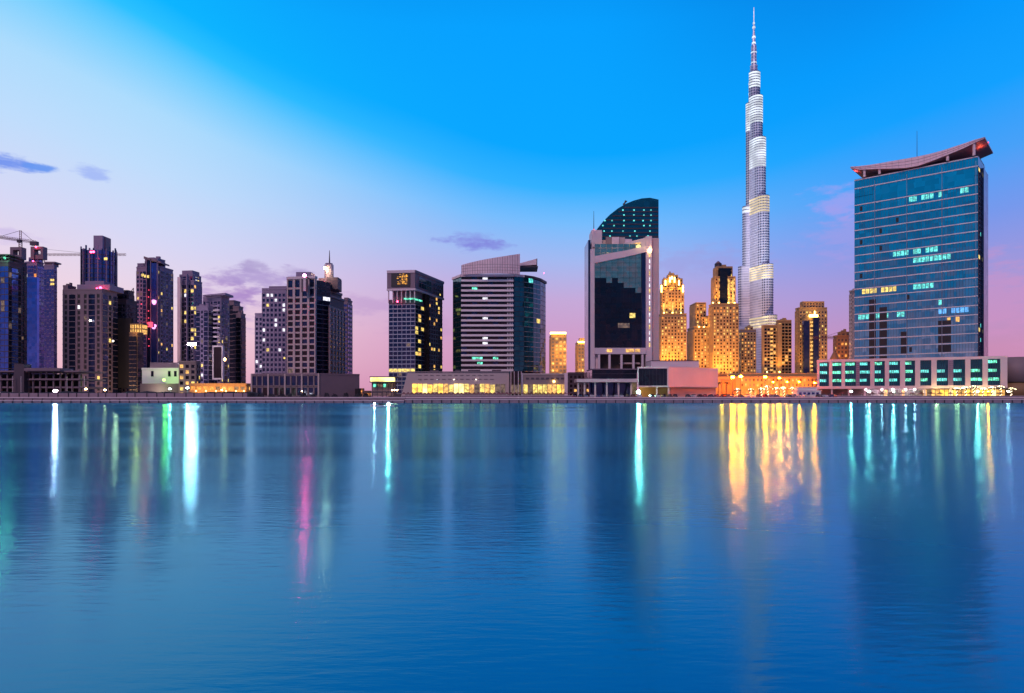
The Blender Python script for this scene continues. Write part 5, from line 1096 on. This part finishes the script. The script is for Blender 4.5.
def make_parasol(R):
    r = root('parasol', (0, 0, 0), 'maroon parasol on the terrace below the glowing shop windows', 'parasol', 'maroon parasols on the terrace')
    m = MB(); m.cyl((0, 0, 0), (0, 0, 2.1), .05, .05, 'white_paint', 5); m.build('pole', r)
    m = MB(); P = [(R*cos(2*pi*i/8), R*sin(2*pi*i/8), 1.75) for i in range(8)]+[(0, 0, 2.45)]
    m.poly(P, [(i, (i+1) % 8, 8) for i in range(8)]+[tuple(range(8))[::-1]], 'maroon'); m.build('canopy', r)
    return r
p0 = make_parasol(1.15); first = True
def putp(x, y, lb, gr, sc_=1):
    global first
    o = p0 if first else copy_tree(p0); first = False
    o.location = (x, y, GZ); o.scale = (sc_, sc_, 1); o['label'] = lb; o['group'] = gr
    o.rotation_euler = (0, 0, random.random())
for i in range(41): putp(X(404, 325)+i*1.96+random.uniform(-.15, .15), 325+random.uniform(-.3, .3), 'maroon parasol below ' + ('the left half of the glowing shop windows' if i < 14 else 'the right half of the glowing shop windows' if i < 27 else 'the curved glass lobby' if i < 31 else 'the brown podium shopfronts'), 'maroon parasols on the terrace')
for i in range(17): putp(X(842, 325)+i*4.7+random.uniform(-.3, .3), 325+random.uniform(-.3, .5), 'wide maroon parasol on the quay below the pillared podium', 'wide maroon parasols on the quay', 1.45)
r = root('terrace_wall', (X(486, 323), 323, GZ), 'low pale terrace wall below the maroon parasols and glowing shop windows', 'wall')
bpart(r, 'wall', lambda m: m.box((X(402, 323), 323, GZ), (X(572, 323), 323.3, GZ+.75), 'quay_stone'))
bpart(r, 'coping', lambda m: m.box((X(402, 323), 322.9, GZ+.753), (X(572, 323), 323.4, GZ+.9), 'pale_panel'))
r = root('promenade_wall', (X(930, 322.5), 322.5, GZ), 'low stone wall in front of the wide maroon parasols', 'wall')
bpart(r, 'wall', lambda m: m.box((X(838, 322.5), 322.5, GZ), (X(1100, 322.5), 322.8, GZ+.6), 'quay_stone'))
bpart(r, 'coping', lambda m: m.box((X(838, 322.5), 322.4, GZ+.603), (X(1100, 322.5), 322.9, GZ+.75), 'pale_panel'))

def make_car(paint):
    r = root('parked_car', (0, 0, 0), 'parked car', 'car', 'cars parked in a row on the quay')
    m = MB()   # nose towards the water (-y), lofted sections front to back
    secs = [(-2.15, .35, .62, .78), (-2.0, .3, .72, .86), (-1.1, .28, .9, .9), (-.55, .28, .95, .9), (1.5, .28, 1.0, .9), (2.0, .32, .92, .86), (2.15, .4, .75, .78)]
    P = []
    for y, z0, z1, w in secs: P += [(-w, y, z0), (-w, y, z1*.8), (-w*.93, y, z1), (w*.93, y, z1), (w, y, z1*.8), (w, y, z0)]
    fs = [tuple(range(6)), tuple(range(len(P)-6, len(P)))[::-1]]
    for k in range(len(secs)-1):
        for i in range(6): a = k*6+i; b = k*6+(i+1) % 6; fs.append((a, a+6, b+6, b))
    m.poly(P, fs, paint)
    m.poly([(-.62, -.1, 1.46), (.62, -.1, 1.46), (.6, 1.2, 1.44), (-.6, 1.2, 1.44), (-.66, -.2, 1.40), (.66, -.2, 1.40), (.66, 1.35, 1.38), (-.66, 1.35, 1.38)], [(0,1,2,3), (0,4,5,1), (2,6,7,3), (1,5,6,2), (3,7,4,0)], paint)
    m.build('body', r)
    m = MB(); P = [(-.82, -1.0, .93), (.82, -1.0, .93), (.84, 1.9, .98), (-.84, 1.9, .98), (-.64, -.15, 1.42), (.64, -.15, 1.42), (.64, 1.3, 1.40), (-.64, 1.3, 1.40)]
    m.poly(P, [(0,1,5,4), (1,2,6,5), (2,3,7,6), (3,0,4,7), (4,5,6,7)], 'glass_dark'); m.build('windows', r)
    for sx in (-1, 1):
        for y in (-1.35, 1.35): m = MB(); m.cyl((sx*.7, y, .32), (sx*.9, y, .32), .32, .32, 'rubber', 12); m.build('wheel', r)
    for sx in (-.62, .62): m = MB(); m.box((sx-.16, -2.17, .55), (sx+.16, -2.08, .68), 'white_paint'); m.build('headlight', r)
    return r
pbr('car_white', (.75, .74, .76), .3); pbr('car_dark', (.03, .03, .05), .3); pbr('car_silver', (.4, .4, .44), .3, .6); pbr('car_red', (.25, .02, .03), .3); pbr('car_blue', (.04, .06, .2), .3)
protos = {}
px = 574.0; k = 0
where = [(600, 'before the pale entrance canopy'), (640, 'before the canopy columns under the sail tower'), (670, 'before the undercroft of the pale annex'), (716, 'before the blank wall of the pale annex'), (750, 'before the sodium lamps and the amber hall'), (800, 'before the lit palms and the amber hall'), (840, 'before the white kiosk')]
while px < 838:
    cn_ = random.choices(['car_white', 'car_dark', 'car_silver', 'car_red', 'car_blue'], [5, 4, 3, 1.2, 1.5])[0]
    if cn_ not in protos: o = protos[cn_] = make_car(cn_)
    else: o = copy_tree(protos[cn_])
    o.location = (X(px, 327)+random.uniform(-.1, .1), 327+random.uniform(-.3, .3), GZ+.008); o.rotation_euler = (0, 0, random.uniform(-.05, .05)+(pi if random.random() < .3 else 0))
    w_ = [t for a, t in where if px <= a][0]
    o['label'] = f"{cn_[4:]} parked car in the quay row {w_}"; o['group'] = f'{cn_[4:]} cars in the quay row {w_}'
    px += random.choice((5.6, 5.7, 5.9, 6.1)) + (7 if random.random() < .06 else 0); k += 1

# small motor boat
r = root('motor_boat', (X(383, 200), 200, 0), 'small low motor boat with white and greenish lamps off the jetty', 'boat')
x0 = X(383, 200)
def hull(m):
    st = [(-3.6, .1, .75), (-2.6, .75, .62), (-1, 1.05, .5), (1.2, 1.1, .46), (3.2, 1.0, .45)]
    P = []
    for x, w, z in st: P += [(x0+x, 200-w, z), (x0+x, 200-w*.6, -.15), (x0+x, 200+w*.6, -.15), (x0+x, 200+w, z)]
    fs = [(0,1,2,3), tuple(range(16, 20))[::-1]]
    for k in range(4):
        for i in range(4): a = k*4+i; b = k*4+(i+1) % 4; fs.append((a, b, b+4, a+4))
    m.poly(P, fs, 'white_paint')
bpart(r, 'hull', hull)
bpart(r, 'cabin', lambda m: m.prism([(x0-1.2, 199.4), (x0+1.4, 199.4), (x0+1.4, 200.6), (x0-1.2, 200.6)], .45, .95, 'glass_dark'))
bpart(r, 'lamp', lambda m: m.ball((x0-2.4, 199.5, .82), .26, 'white_lamp', 6)); bpart(r, 'lamp', lambda m: m.ball((x0+1.7, 199.3, .85), .34, 'cyan_lamp', 6))
bpart(r, 'stern_rail', lambda m: m.cyl((x0+1.2, 199.2, .6), (x0+3.3, 199.2, 1.0), .07, .07, 'white_paint', 5))

# far low skyline seen in the gaps
fs_ = [(244, 252, 391, 700), (356, 364, 389, 700), (363, 371, 391.5, 640), (395, 404, 388, 620), (560, 578, 385, 760), (1021, 1040, 380, 700), (60, 66, 388, 800), (812, 822, 388, 520)]
lbs = ['low far block with warm lamps between the stepped tower and the wide podium', 'low far block just right of the wide podium', 'low far block left of the lit pavilion', 'low far block right of the lit pavilion', 'low far block between the two small amber towers', 'low far block at the right edge', 'low far block behind the unfinished frame', 'low amber block left of the pillared podium']
for (a, b, c, Y), lb in zip(fs_, lbs):
    tower('low_house', Y, [(a, a+(1 if a > 512 else (b-a)-1), b, c, None)], 'terracotta' if a in (356, 363, 244) else 'beige_dark', lb, cell=(4, 3.6), glassm='glass_brown', lit=(('lit_orange', .3), ('lit_warm', .15)), cat='building', wf=.6, hf=.5)
